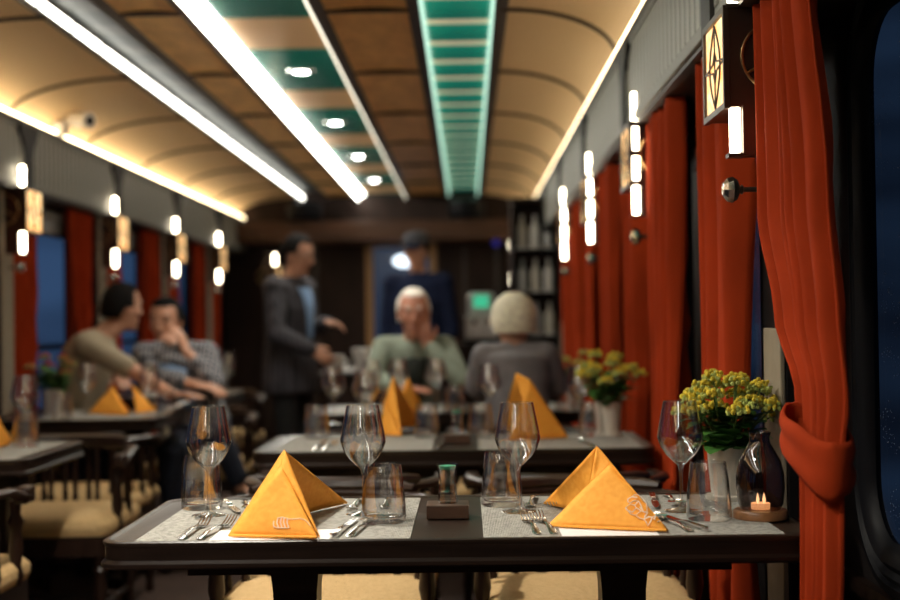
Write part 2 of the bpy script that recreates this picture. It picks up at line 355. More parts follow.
tl_ = trough(-0.785, -0.565, 'narrow ceiling strip with a bright line of white lamps above the left tables', M['banddim'], M['led'], 'ceiling_light')
k = 0; y = Y0
while y < Y1:
    MB().box(XC-.783, XC-.772, y, min(y+.385, Y1), 2.368, 2.404).build('led_segment', M['ledlamp'], tl_, False); y += 0.43


# downlights
def downlight(y, label):
    t = empty('downlight', (XC + .02, y, 2.408), label=label, cat='downlight', group='round downlights along the middle ceiling panel')
    MB().lathe([(0.060, 0.0), (0.072, -0.004), (0.070, -0.010), (0.058, -0.010)], 24).build('trim_ring', M['silver'], t)
    MB().lathe([(0.058, -0.004), (0.034, -0.011), (0.001, -0.013)], 24).build('lens', M['downlight'], t)
    ld = bpy.data.lights.new('downlight_beam', 'SPOT'); ld.energy = 42; ld.spot_size = math.radians(125); ld.spot_blend = 0.8; ld.shadow_soft_size = 0.05; ld.color = (1.0, 0.93, 0.80)
    lo = bpy.data.objects.new('downlight_beam', ld); COL.objects.link(lo); lo.location = (0, 0, -0.03); lo.parent = t
ORD = ['nearest', 'second', 'third', 'fourth', 'fifth', 'sixth']
dl = [3.04 + P*k for k in range(2, 6)]
for i, y in enumerate(dl):
    downlight(y, 'white round downlight in the middle ceiling panel, %s of the row counting from the photographer' % ORD[i])

# cornices (with warm cove light) and valances
ntrim = 0
def quad_strip(name, mat, parent, x, y0, y1, z0, z1): return MB().add([(x,y0,z0),(x,y1,z0),(x,y1,z1),(x,y0,z1)], [(0,1,2,3)]).build(name, mat, parent, False)
for side, sx, vx, wx in (('left', -1, VL, XL), ('right', 1, VR, XR)):
    ntrim += 1
    co = empty('trim_%d' % ntrim, kind='structure')
    # cornice ledge that hides the LED line
    a, b_ = sorted((vx - sx*0.016, vx + sx*0.03))
    MB().box(a, b_, Y0, Y1, VT-.035, VT-.012).build('cornice_ledge', M['frame'], co, False)
    a, b_ = sorted((vx - sx*0.012, vx + sx*0.012))
    MB().box(a, b_, Y0, Y1, VT-.011, VT+.002).build('cove_led', M['cove'], co, False)
    # ribbed valance panels, one per bay, and dark brackets at the pillars
    for k in range(len(PIL)):
        p0 = PIL[k]; p1 = PIL[k+1] if k+1 < len(PIL) else Y1
        if p1 - p0 < .3: continue
        pan = MB(); n = int((p1-p0-.10)/RP_*6)
        def pf(s, t):
            y = p0 + .05 + (p1-p0-.10)*s; q = .006*abs(math.sin(PI*y/RP_))**.5 if .06 < t < .94 else 0
            return V(vx - sx*q, y, VB+.02+(VT-VB-.05)*(0, .10, .5, .90, 1)[round(t*4)])
        pan.grid(pf, n, 4)
        pan.build('ribbed_panel', M['ribs'], co)
        fr = MB()
        a, b_ = sorted((vx - sx*.012, vx + sx*.006))
        fr.box(a, b_, p0+.06, p1-.06, VB, VB+.035).box(a, b_, p0+.04, p1-.04, VT-.055, VT-.036)
        fr.box(a, b_, p0+.04, p0+.075, VB+.036, VT-.056).box(a, b_, p1-.075, p1-.04, VB+.036, VT-.056)
        fr.build('panel_frame', M['valance'], co, False, 0.004)
    for p in PIL:
        loop = [(-.035, VB-.04), (.035, VB-.04), (.035, VB+.16), (.05, VB+.22), (.085, VB+.28), (.085, VT-.036), (-.085, VT-.036), (-.085, VB+.28), (-.05, VB+.22), (-.035, VB+.16)]
        MB().rings([[V(xx, p + q[0]*1.6, q[1]) for q in loop] for xx in (vx - sx*.022, vx + sx*.05)]).build('bracket', M['darkwall'], co, False)
    a, b_ = sorted((vx, wx))
    MB().box(a, b_, Y0, Y1, VB-.012, VB-.002).build('soffit_board', M['frame'], co, False)
    MB().box(a - (0 if sx > 0 else .0), b_, Y0, Y1, VB, VT+.25).build('valance_core', M['frame'], co, False) if False else None

# walls with rounded window openings
WZ0, WZ1, WHW, WR = 0.70, 1.79, 0.50, 0.13
nwin = 0
for side, sx, wx in (('left', -1, XL), ('right', 1, XR)):
    w = MB()
    w.box(min(wx, wx+sx*.1), max(wx, wx+sx*.1), Y0, Y1, 0, .55)
    w.box(min(wx, wx+sx*.1), max(wx, wx+sx*.1), Y0, Y1, 1.90, 2.6)
    for k in range(len(PIL) - 1):
        p0, p1 = PIL[k], PIL[k+1]; yc = (p0+p1)/2
        rr = rrect(yc-WHW, yc+WHW, WZ0, WZ1, WR, 8); out = [(p1, 1.90), (p0, 1.90), (p0, .55), (p1, .55)]
        vs = [V(wx, *q) for q in rr] + [V(wx, *q) for q in out]; n = len(rr); fs = []
        for c in range(4):
            for i in range(8): fs.append((c*9+i, c*9+i+1, n+c))
            fs.append((c*9+8, ((c+1)*9) % n, n+(c+1) % 4, n+c))
        w.add(vs, fs)
        # reveal through the wall thickness
        w.rings([[V(wx, *q) for q in rr], [V(wx+sx*.02, *q) for q in rr]], True, False, False)
    w.box(min(wx, wx+sx*.1), max(wx, wx+sx*.1), PIL[-1], Y1, .55, 1.90)
    wall = tag(w.build('wall_' + side, M['darkwall'], None, False), kind='structure')
    for p in PIL:
        a, b_ = sorted((wx - sx*.14, wx - sx*.05)); zc = 1.14 if sx > 0 else VB - .02
        MB().box(a, b_, p-.18, p + (.06 if sx > 0 else -.02), .02, VB-.02).build('pillar_post', M['darkwall'], wall, False, 0.004)  # right posts widened as a dark stand-in for shaded curtain beside them
        a, b_ = sorted((wx - sx*.152, wx - sx*.1405))
        MB().box(a, b_, p-.18, p-.02, .02, zc).build('pillar_facing', M['beige'], wall, False, 0.003)  # stops low on the right; bare dark post above stands in for shadow
    MB().box(min(wx, wx-sx*.02), max(wx, wx-sx*.02), Y0, Y1, .56, .60).build('dado_rail', M['wood'], wall, False)
    for k in range(len(PIL) - 1):
        yc = (PIL[k]+PIL[k+1])/2
        if side == 'right' and k == 0: continue
        nwin += 1
        wo = empty('window_%d' % nwin, (wx, yc, 0), kind='structure')
        fr = MB(); rings = []
        for off, dx in ((.10, 0), (.095, .012), (.075, .016), (.070, .008), (.055, .018), (.045, .008), (.03, .020), (.012, .014), (0, 0.004), (-.006, -.008)):
            rings.append([V(-sx*dx, *q) for q in rrect(-WHW-off, WHW+off, WZ0-off, WZ1+off, WR+off, 8)])
        fr.rings(rings, True, False, False); fr.build('frame', M['black'], wo)
        wet = (side == 'right' and k <= 3)
        pn = MB(); pn.rings([[V(sx*.012, *q) for q in rrect(-WHW-.015, WHW+.015, WZ0-.015, WZ1+.015, WR, 8)]], True, True, False)
        pn.build('glass_pane', M['panewet'] if wet else M['pane'], wo, False)
        if side == 'left':
            MB().box(-.02, .02, -WHW, WHW, 1.03, 1.06).build('crossbar', M['black'], wo, False)
tag(MB().box(XL-.1, XR+.1, Y0-.1, Y0, 0, 2.6).build('wall_back', M['endwood'], None, False), kind='structure')

# end wall with door
ew = empty('wall_front', kind='structure')
DX0, DX1, DZ = -0.93, -0.37, 1.90
MB().box(XL-.1, DX0, Y1, Y1+.1, 0, 2.6).build('wall_panel', M['endwood'], ew, False)
MB().box(DX1, XR+.1, Y1, Y1+.1, 0, 2.6).build('wall_panel', M['endwood'], ew, False)
MB().box(DX0, DX1, Y1, Y1+.1, DZ, 2.6).build('wall_panel', M['endwood'], ew, False)
for x in (-2.0, -1.5, -.02, .3): MB().box(x-.02, x+.02, Y1-.012, Y1, .1, 1.95).build('panel_moulding', M['frame'], ew, False)
so = tag(MB().box(XL, XR, 12.35, Y1-.001, 1.93, 2.12).build('trim_3', M['soffit'], None, False, 0.01), kind='structure')
tag(MB().box(XL, XR, 12.75, Y1-.001, 2.121, 2.50).build('trim_4', M['endwood'], None, False), kind='structure')
dr = empty('door_1', kind='structure')
df = MB(); df.box(DX0-.07, DX0, Y1-.03, Y1+.02, 0, DZ+.07).box(DX1, DX1+.07, Y1-.03, Y1+.02, 0, DZ+.07).box(DX0, DX1, Y1-.03, Y1+.02, DZ, DZ+.07)
df.build('door_frame', M['gold'], dr, False)
MB().box(DX0, DX1, Y1+.02, Y1+.05, 0, .9).build('door_panel', M['endwood'], dr, False)
MB().box(DX0+.002, DX1-.002, Y1+.03, Y1+.04, .902, DZ-.002).build('door_glass', M['blueglass'], dr, False)
MB().lathe([(0.02, 0), (0.03, .02), (0.022, .04), (0.0, .045)], 12, (DX1-.07, Y1+.02, .98), ax=(0,-1,0)).build('door_handle', M['brass'], dr)

# ------------------------------------------------------------------ furniture
TZ = 0.75
def make_table(x0, x1, y0, y1, label, free_left=True):
    cx, cy = (x0+x1)/2, (y0+y1)/2
    t = empty('dining_table', (cx, cy, 0), label=label, cat='table', group='dark wooden dining tables')
    hx, hy = (x1-x0)/2, (y1-y0)/2
    rg = []
    for off, z in ((0.03, .700), (0.004, .701), (0.0, .705), (0.0, .712), (.004, .716), (.006, .718), (.006, .742)):
        rg.append([V(*q, z) for q in rrect(-hx+off, hx-off, -hy+off, hy-off, .05, 6)])
    MB().rings(rg).build('edge_moulding', M['wood'], t)
    rg = []
    for off, z in ((.006, .7421), (.003, .748), (.003, .752), (.006, .7545), (.012, .7545), (.016, .752), (.02, .750)):
        rg.append([V(*q, z) for q in rrect(-hx+off, hx-off, -hy+off, hy-off, .05, 6)])
    MB().rings(rg).build('table_top', M['wood_top'], t)
    ap = MB(); ap.box(-hx+.12, hx-.12, -.05, .05, .64, .699); ap.build('under_beam', M['wood'], t, False)
    for lx in (cx and (-hx*0.50, hx*0.50)):
        lg = MB(); w = .046
        lg.rings([[V(lx+a*w2, b*w2, z) for a, b in ((-1,-1),(1,-1),(1,1),(-1,1))] for w2, z in ((.052,.66),(.046,.60),(.043,.40),(.040,.14),(.06,.10),(.06,.05))])
        lg.build('leg', M['wood'], t, False)
        ft = MB(); ft.box(lx-.05, lx+.05, -hy+.06, hy-.06, 0.0, .05); ft.build('foot', M['wood'], t, False, 0.008)
    return t
RT = [(2.47 + P*k, 3.09 + P*k) for k in range(3)]
LT = [(4.0 + P*k, 4.66 + P*k) for k in range(3)]
make_table(-0.715, 0.665, *RT[0], 'nearest dark table, set with four wine glasses and two orange napkins')
make_table(-0.70, 0.60, *RT[1], 'dark set table right behind the nearest one')
make_table(-0.70, 0.60, *RT[2], 'dark table where the two white haired men sit')
make_table(-2.20, -1.37, *LT[0], 'dark table cut off by the left photo edge, beside the spindled chair')
make_table(-2.20, -1.37, *LT[1], 'dark window table in front of the man in the khaki T-shirt')
make_table(-2.20, -1.37, *LT[2], 'dark window table farthest back, behind the seated couple')

SP_PROF = [(.009, 0), (.010, .02), (.014, .05), (.010, .075), (.013, .085), (.009, .10), (.010, .14), (.012, .17), (.008, .20), (.008, .22)]
def make_chair():
    t = empty('dining_chair', label='x', cat='chair')
    W, D = .27, .24
    fr = MB(); fr.prism(rrect(-W+.01, W-.01, -D, D, .04), .34, .405); fr.build('seat_frame', M['chairwood'], t)
    cu = MB(); rg = []
    for off, z in ((.03, .405), (.004, .41), (-.004, .43), (-.002, .455), (.012, .472), (.04, .482), (.10, .486)):
        rg.append([V(*q, z) for q in rrect(-W+off, W-off, -D+off, D-off, .06)])
    cu.rings(rg); cu.build('seat_cushion', M['cushion'], t)
    prof = [(.014, 0), (.020, .02), (.015, .05), (.021, .08), (.014, .10), (.017, .16), (.024, .22), (.019, .27), (.026, .285), (.018, .30), (.026, .315), (.026, .345)]
    for x in (-1, 1):
        for y in (-1, 1):
            MB().lathe(prof, 14, (x*.225, y*.20, 0)).build('leg', M['chairwood'], t)
    st = MB(); st.tube([(-.225, -.2, .15), (-.225, .2, .15)], .011).tube([(.225, -.2, .15), (.225, .2, .15)], .011).tube([(-.225, 0, .15), (.225, 0, .15)], .011)
    st.build('stretcher', M['chairwood'], t)
    # U-shaped back rail, open to +y (sitter faces +y)
    pts = []
    for i in range(19):
        a = PI + PI*i/18
        pts.append(V(.285*math.cos(a), -.02 + .25*math.sin(a), .695))
    pts = [V(-.285, .13, .66), V(-.285, .06, .675)] + pts + [V(.285, .06, .675), V(.285, .13, .66)]
    MB().tube(pts, .022, 10, 0.6, up=(0,0,1)).build('back_rail', M['chairwood'], t)
    cr = [V(.29*math.cos(PI+PI*i/18), -.02 + .255*math.sin(PI+PI*i/18), .715) for i in range(4, 15)]
    MB().tube(cr, [.012]+[.02]*9+[.012], 8, 0.9, up=(0,0,1)).build('crest_rail', M['chairwood'], t)
    for i in range(9):
        a = PI + PI*(i+.5)/9
        MB().lathe(SP_PROF[:] + [(.009, .275)], 10, (.275*math.cos(a)*.97, -.02 + .24*math.sin(a)*.97, .405)).build('spindle', M['chairwood'], t)
    for x in (-1, 1):
        MB().lathe([(.016, 0), (.022, .03), (.014, .06), (.022, .10), (.017, .16), (.024, .19), (.014, .21), (.018, .25)], 12, (x*.262, .10, .405)).build('arm_post', M['chairwood'], t)
        MB().box(x*.282-.022, x*.282+.022, .08, .16, .645, .695).build('arm_end', M['chairwood'], t, False, .01)
    return t
chair0 = make_chair(); first = [True]
def chair(x, y, rz, label):
    if first[0]:
        first[0] = False; o = chair0; o.location = (x, y, 0); o.rotation_euler = (0,0,rz); o['label'] = label
    else: o = copy_tree(chair0, label, None, (x, y, 0), rz)
    o['group'] = 'spindle backed captain chairs'
    return o
F = PI  # facing the photographer
chair(-.37, 3.33, F, 'tan cushioned spindle chair tucked under the aisle half of the nearest table')
chair(.29, 3.33, F, 'tan cushioned spindle chair tucked under the window half of the nearest table')
chair(-.37, 3.935, 0, 'spindle chair backing onto the nearest table, aisle half of the second table')
chair(.29, 3.935, 0, 'spindle chair backing onto the nearest table, window half of the second table')
chair(-.37, 5.00, F, 'chair on the far side of the second right-hand table, towards the aisle')
chair(.29, 5.00, F, 'chair on the far side of the second right-hand table, towards the window')
chair(.21, 5.605, 0, 'chair carrying the white haired man in a grey jacket')
chair(-.28, 6.69, F, 'chair carrying the old man in a grey-green shirt')
chair(-1.60, 3.72, 0, 'chair at the bottom left photo corner, only a cushion edge showing')
chair(-1.56, 4.88, F, 'spindled chair with a broad tan cushion behind the cut off left table')
chair(-1.63, 5.485, 0, 'chair backing the spindled left chair, in front of the couple\'s table')
chair(-1.99, 6.57, F, 'chair carrying the man in the khaki T-shirt')
chair(-1.37, 6.57, F, 'chair carrying the companion with a hand by the face')
chair(-1.60, 8.25, F, 'empty chair on the far side of the farthest left table')

# ------------------------------------------------------------------ place settings
TOP = 0.7545 - 0.0035
def placemat(x0, x1, y0, y1, label):
    o = MB().prism(rrect(-(x1-x0)/2, (x1-x0)/2, -(y1-y0)/2, (y1-y0)/2, .004, 2), 0, .0022).build('placemat', M['mat'], None, False)
    o.location = ((x0+x1)/2, (y0+y1)/2, TOP); return tag(o, label, 'placemat', 'grey woven placemats')
MT = TOP + .0024
WG = [(.0005, .0), (.036, .0), (.038, .0012), (.036, .0025), (.018, .005), (.006, .010), (.0042, .025), (.0038, .06), (.0040, .085), (.007, .098), (.016, .106), (.031, .120), (.0425, .138), (.0488, .156), (.0490, .163), (.0470, .175), (.0425, .198), (.0382, .220), (.0352, .2355),
      (.0344, .2360), (.0336, .2355), (.0368, .220), (.0411, .198), (.0456, .175), (.0476, .163), (.0474, .156), (.0412, .139), (.030, .122), (.016, .109), (.0005, .105)]
TB = [(.0005, 0), (.0440, 0), (.0465, .003), (.0465, .012), (.0450, .04), (.0415, .08), (.0370, .116), (.0362, .118), (.0352, .116), (.0398, .08), (.0432, .04), (.0445, .018), (.040, .011), (.0005, .009)]
protos = {}
def thing_mesh(key, name, mat, fn):
    if key not in protos:
        o = bpy.data.objects.new(name, fn().mesh(name, mat)); protos[key] = o
    else: o = protos[key].copy()
    COL.objects.link(o); return o
def wine(x, y, label, z=None):
    o = thing_mesh('wine', 'wine_glass', M['glass'], lambda: MB().lathe(WG, 40))
    o.location = (x, y, z or MT); return tag(o, label, 'wine glass', 'clear stemmed wine glasses')
def tumbler(x, y, label, z=None):
    o = thing_mesh('tumb', 'water_tumbler', M['glass'], lambda: MB().lathe(TB, 40))
    o.location = (x, y, z or MT); return tag(o, label, 'water glass', 'clear water tumblers')
def fork_mesh():
    b = MB(); pr = [(-.005, .0032), (0, .0085), (.02, .0075), (.06, .0048), (.10, .0035), (.122, .0036), (.135, .008), (.145, .0115), (.155, .012)]
    def zz(t): return .003 + (.009*math.sin(PI*min(t, .15)/.15) if t < .15 else 0) + max(0, t-.14)**2*4.2
    rg = [[V(-w, t, zz(t)), V(0, t, zz(t)+.0015), V(w, t, zz(t)), V(0, t, zz(t)-.0012)] for t, w in pr]
    b.rings(rg)
    for i in range(4):
        x = -.0100 + .00667*i
        pts = [V(x, t, zz(t)) for t in (.153, .165, .178, .19, .2)]
        b.tube(pts, [.0018, .0017, .0015, .0013, .0008], 6)
    return b
def spoon_mesh():
    b = MB(); pr = [(-.005, .003), (0, .009), (.02, .008), (.06, .0048), (.11, .0035), (.13, .004)]
    zz = lambda t: .003 + .009*math.sin(PI*min(t, .13)/.13)*.8
    b.rings([[V(-w, t, zz(t)), V(0, t, zz(t)+.0015), V(w, t, zz(t)), V(0, t, zz(t)-.0012)] for t, w in pr])
    b.grid(lambda u, v: V(.020*math.sin(PI*(.04+.92*v))**.8*(2*u-1), .128 + .062*v, .004 + .006*((2*u-1)**2) + .004*abs(2*v-1)**2), 8, 10)
    return b
def knife_mesh():
    b = MB(); pr = [(-.005, .004, .004), (0, .009, .005), (.05, .008, .0045), (.095, .0065, .0045), (.10, .006, .0012), (.12, .0095, .001), (.18, .0098, .0008), (.205, .006, .0006), (.212, .001, .0004)]
    b.rings([[V(-w, t, .005-h), V(w*.6, t, .005-h), V(w*.6, t, .005+h), V(-w, t, .005+h)] for t, w, h in pr])
    return b
CUT = {'fork': fork_mesh, 'spoon': spoon_mesh, 'knife': knife_mesh}
def cutlery(kind, x, y, ang, label, z=None):
    o = thing_mesh(kind, 'table_' + kind, M['silver'], CUT[kind])
    o.location = (x, y, z or MT); o.rotation_euler = (0, 0, math.radians(ang)); return tag(o, label, kind, 'steel cutlery')

# --- the nearest table, positions read off the photograph
placemat(-.645, -.115, 2.49, 3.055, 'grey woven placemat under the aisle-side orange napkin, nearest table')
placemat(.025, .60, 2.49, 3.055, 'grey woven placemat under the orange napkin with the whole flower emblem')
def atpx(px, py, z=MT): p = onz(px, py, z); return p.x, p.y
NT = ' on the nearest table'
for px, py, lab in ((209.5, 515.5, 'wine glass standing left of the two forks, aisle end of the nearest table'),
                    (364, 514.5, 'wine glass right of the aisle-side napkin, nearest table'),
                    (518.5, 512, 'wine glass between the candle block and the flower emblem napkin, nearest table'),
                    (681.5, 511, 'wine glass in front of the yellow flower pot, nearest table')):
    wine(*atpx(px, py), lab)
for px, py, lab in ((202, 508, 'tumbler beside the aisle-end wine glass, left of the nearest napkins'),
                    (384, 522, 'tumbler just left of the small dark wooden block, nearest table'),
                    (502, 505, 'tumbler just right of the small dark wooden block, nearest table'),
                    (709, 519, 'tumbler in front of the ivory flower pot, nearest table')):
    tumbler(*atpx(px, py), lab)
cutlery('fork', -.556, 2.500, -3, 'outermost fork at the aisle end of the nearest table')
cutlery('fork', -.520, 2.500, -8, 'fork lying against the left corner of the aisle-side napkin')
cutlery('knife', -.262, 2.505, -7, 'knife by the right corner of the aisle-side napkin')
cutlery('spoon', -.232, 2.510, -9, 'spoon in front of the tumbler left of the wooden block')
cutlery('fork', .128, 2.515, 4, 'fork in front of the tumbler right of the wooden block')
cutlery('fork', .160, 2.515, 6, 'fork touching the left corner of the flower emblem napkin')
cutlery('spoon', .425, 2.525, 14, 'spoon beside the right corner of the flower emblem napkin')
cutlery('knife', .455, 2.525, 16, 'knife in front of the wine glass by the flower pot')
cutlery('fork', -.252, 3.03, 177, 'far diner\'s fork with tines beside the second wine glass, nearest table')
cutlery('fork', -.190, 3.03, 181, 'far diner\'s fork behind the tumbler left of the block, nearest table')
cutlery('knife', -.335, 3.02, 165, 'far diner\'s knife half under the aisle-side napkin')
cutlery('spoon', -.30, 3.03, 160, 'far diner\'s spoon behind the aisle-side napkin')
cutlery('knife', -.575, 3.02, 200, 'far diner\'s knife behind the aisle-end wine glass')
cutlery('spoon', -.525, 3.02, 195, 'far diner\'s spoon left of the aisle-side napkin')
cutlery('fork', .150, 3.03, 173, 'far diner\'s fork behind the glass right of the wooden block')
cutlery('fork', .212, 3.03, 170, 'far diner\'s fork behind the flower emblem napkin')
cutlery('knife', .42, 3.03, 175, 'far diner\'s knife right behind the flower emblem napkin')
cutlery('spoon', .455, 3.03, 180, 'far diner\'s spoon near the wine glass by the flower pot')
for x0, x1, lab in ((-.50, -.27, 'white paper slip showing below the aisle-side napkin'), (.175, .36, 'white paper slip showing below the flower emblem napkin')):
    o = MB().box(x0, x1, 2.484, 2.60, MT, MT+.0012).build('paper_slip', M['paper'], None, False); tag(o, lab, 'paper', 'white paper slips')

# napkins folded to standing tents
def tri_patch(b, p, q, r, n=10, bulge=0.0, ns=0.0):
    nrm = (q-p).cross(r-p).normalized(); vs = []; idx = {}
    for i in range(n+1):
        for j in range(n+1-i):
            u, v = i/n, j/n; w = 1-u-v; idx[i, j] = len(vs)
            pt = p*w + q*u + r*v; pt = pt + nrm*(bulge*27*u*v*w*1.0 + ns*noise.noise(pt*22))*1.0
            vs.append(pt)
    fs = []
    for i in range(n):
        for j in range(n-i):
            fs.append((idx[i, j], idx[i+1, j], idx[i, j+1]))
            if j < n-i-1: fs.append((idx[i+1, j], idx[i+1, j+1], idx[i, j+1]))
    b.add(vs, fs)
def napkin(BL, BR, T1, T2, W1, W2, side, label, emblem=None):
    # BL,BR,T1 front triangle; T2 rear peak; W1 inner, W2 outer foot of the rear wing; side=+1 wing to the right
    o0 = (BL + BR)/2; o0.z = min(BL.z, BR.z)
    g = lambda p: p - o0
    BL, BR, T1, T2, W1, W2 = map(g, (BL, BR, T1, T2, W1, W2))
    t = empty('napkin', o0, label=label, cat='napkin', group='folded orange napkins')
    b = MB(); far, near = (BL, BR) if side > 0 else (BR, BL)
    tri_patch(b, BL, BR, T1, 14, .004, .0022)
    MB_ = b
    off = V(side*.004, .022, .0)
    tri_patch(b, far, T1 + V(0,.002,0), T2, 12, -.002, .001)          # closed shoulder between the two peaks
    nr = near + off*.4 if side > 0 else T1.lerp(near, .30) + V(0, .012, -.004)
    tri_patch(b, T1, nr, T2, 12, .005, .002)              # rolled fold running down from the peaks
    tri_patch(b, T2, nr, W1, 8, .0, .001)
    tri_patch(b, T2, W1, W2, 14, -.006 if side > 0 else .006, .003)   # rear wing
    tri_patch(b, T2 + V(0,.006,-.003), W2 + V(0,.01,0), far + V(0, .05, 0), 10, .0, .002)
    o = b.build('folded_cloth', M['orange'], t)
    bm = bmesh.new(); bm.from_mesh(o.data); bmesh.ops.remove_doubles(bm, verts=bm.verts, dist=.0006)
    for f in bm.faces: f.smooth = True
    bm.to_mesh(o.data); bm.free()
    s = o.modifiers.new('thick', 'SOLIDIFY'); s.thickness = .0030; s.offset = 0
    h = MB()  # turned hem along the foot of the front panel
    h.tube([BL + V(.003, -.002, .002), BL.lerp(BR, .3) + V(0, -.005, .002), BL.lerp(BR, .7) + V(0, -.006, .002), BR + V(-.003, -.002, .002)], .0028, 8)
    h.build('hem', M['orange'], t)
    if emblem:
        nn = (BR-BL).cross(T1-BL).normalized()
        if nn.y > 0: nn = -nn
        e = MB()
        for line in emblem:
            pts = []
            for px, py in line:
                d = ray(px, py); q = EYE - o0
                s_ = (BL - q).dot(nn)/d.dot(nn); pt = q + d*s_
                pts.append(pt + nn*.0075)
            e.tube(pts, .0014, 6, 0.6)
        e.build('embroidered_emblem', M['thread'], t)
    return t
EL = [[(275, 522.5), (274.6, 526), (275.5, 528.8)], [(279, 519.5), (278, 524), (279.6, 529)], [(282.4, 519), (281.6, 524), (283, 529.3)], [(285.2, 518.8), (284.8, 524), (286.4, 529.6)],
      [(288.6, 519), (288.2, 524), (290, 529.5)], [(275.5, 528.8), (280, 529.4), (290, 529.5)], [(279, 519.5), (284, 518.7), (290, 520.5), (295, 520.6), (301, 519.9), (305.5, 521.2), (309, 524), (311.5, 527.5)]]
def Eq(l): return [(615 + x/12, 485 + y/12) for x, y in l]
ER = [Eq([(160, 220), (165, 190), (210, 165), (275, 175)]), Eq([(160, 225), (190, 240), (230, 215), (275, 210)]), Eq([(215, 160), (245, 140), (290, 142), (340, 185), (385, 245), (395, 330), (365, 360)]),
      Eq([(135, 300), (190, 250), (245, 270), (265, 300), (215, 350), (160, 330), (135, 300)]), Eq([(160, 330), (200, 375), (255, 385), (320, 335), (265, 300)]), Eq([(245, 270), (290, 215), (320, 270), (345, 345), (320, 335)]),
      Eq([(255, 385), (300, 420), (355, 435), (400, 350), (345, 345)]), Eq([(355, 435), (385, 470), (400, 515), (435, 460), (455, 410), (410, 405), (355, 435)]), Eq([(400, 350), (370, 395), (360, 435)]),
      Eq([(455, 410), (490, 395), (495, 355)]), Eq([(455, 415), (480, 440), (495, 385)]), Eq([(515, 465), (545, 455), (560, 450)]), Eq([(575, 400), (590, 425)]), Eq([(305, 290), (340, 330)])]
by = 2.52
BL = onz(228, 536, MT+.004); BR = onz(318, 538, MT+.004)
napkin(BL, BR, ony(281, 466, BL.y+.055), ony(284, 450, BL.y+.085), onz(304, 512, MT+.004), onz(347, 503, MT+.004), 1, 'orange napkin tent nearest the aisle, emblem half hidden, on the nearest table', EL)
BL = onz(547, 526, MT+.004); BR = onz(668, 531, MT+.004)
napkin(BL, BR, ony(611, 463, BL.y+.055), ony(597, 446, BL.y+.085), onz(585, 513, MT+.004), onz(544, 503.5, MT+.004), -1, 'orange napkin tent with a whole white flower emblem, on the nearest table', ER)
# blurred tables: napkins of the same fold
def nap2(pxs, side, label):
    (bl, br, t1, t2, w1, w2) = pxs
    BL = onz(*bl, MT+.004); BR = onz(*br, MT+.004)
    napkin(BL, BR, ony(*t1, BL.y+.06), ony(*t2, BL.y+.09), onz(*w1, MT+.004), onz(*w2, MT+.004), side, label)
nap2(((379, 434), (401, 436), (385, 402), (393, 376), (398, 425), (420, 424)), 1, 'tall orange napkin on the second table, in line with the nearest table\'s second glass')
nap2(((509, 440), (568, 437), (530, 380), (516, 373), (528, 430), (500, 428)), -1, 'large orange napkin on the second table, beside the plant end')
nap2(((392, 413), (418, 412), (405, 386), (408, 378), (414, 409), (424, 409)), 1, 'orange napkin on the white haired men\'s table, in front of the old man')
nap2(((88, 413), (128, 415), (113, 387), (110, 389), (122, 411), (131, 411)), 1, 'orange napkin on the couple\'s table, nearer the plant')
nap2(((136, 413), (155, 411), (133, 386), (130, 383), (140, 409), (138, 408)), -1, 'orange napkin on the couple\'s table, nearer the aisle')
nap2(((-13, 449), (8, 445), (-2, 416), (-6, 413), (2, 442), (11, 441)), 1, 'orange napkin cut off by the left photo edge')
nap2(((196, 390), (216, 391), (205, 369), (202, 366), (210, 388), (218, 388)), 1, 'small orange napkin on the farthest left table beside the red curtains')

# centre block with small glass
bx, by_ = atpx(448, 517, TOP)
o = empty('wooden_block', (bx, by_ , TOP), label='small dark wooden block in the middle of the nearest table', cat='wooden stand', group='little wooden stands')
MB().box(-.0445, .0445, -.04, .04, 0.0012, .030).build('block', M['blockwood'], o, False, .002)
blk = o
def shot(x, y, z, lab):
    t = empty('small_glass', (x, y, z), label=lab, cat='small glass', group='small thick glasses with green inside')
    MB().lathe([(.0005, 0), (.0195, 0), (.021, .002), (.0195, .02), (.0185, .04), (.020, .062), (.0235, .082), (.0228, .083), (.0195, .065), (.0165, .042), (.0165, .024), (.0005, .022)], 10).build('cup', M['glass'], t, False)
    MB().lathe([(.0005, .072), (.0165, .072), (.0190, .079), (.0005, .079)], 10).build('green_insert', M['greenwax'], t)
    return t
shot(bx, by_, TOP+.030, 'small faceted glass with a green top on the nearest table\'s wooden block')
bx2, by2 = -.04, 2.76 + P
copy_tree(blk, 'small dark wooden block in the middle of the second table', None, (bx2, by2, TOP))
shot(bx2, by2, TOP+.030, 'small glass with green inside on the second table\'s wooden block')

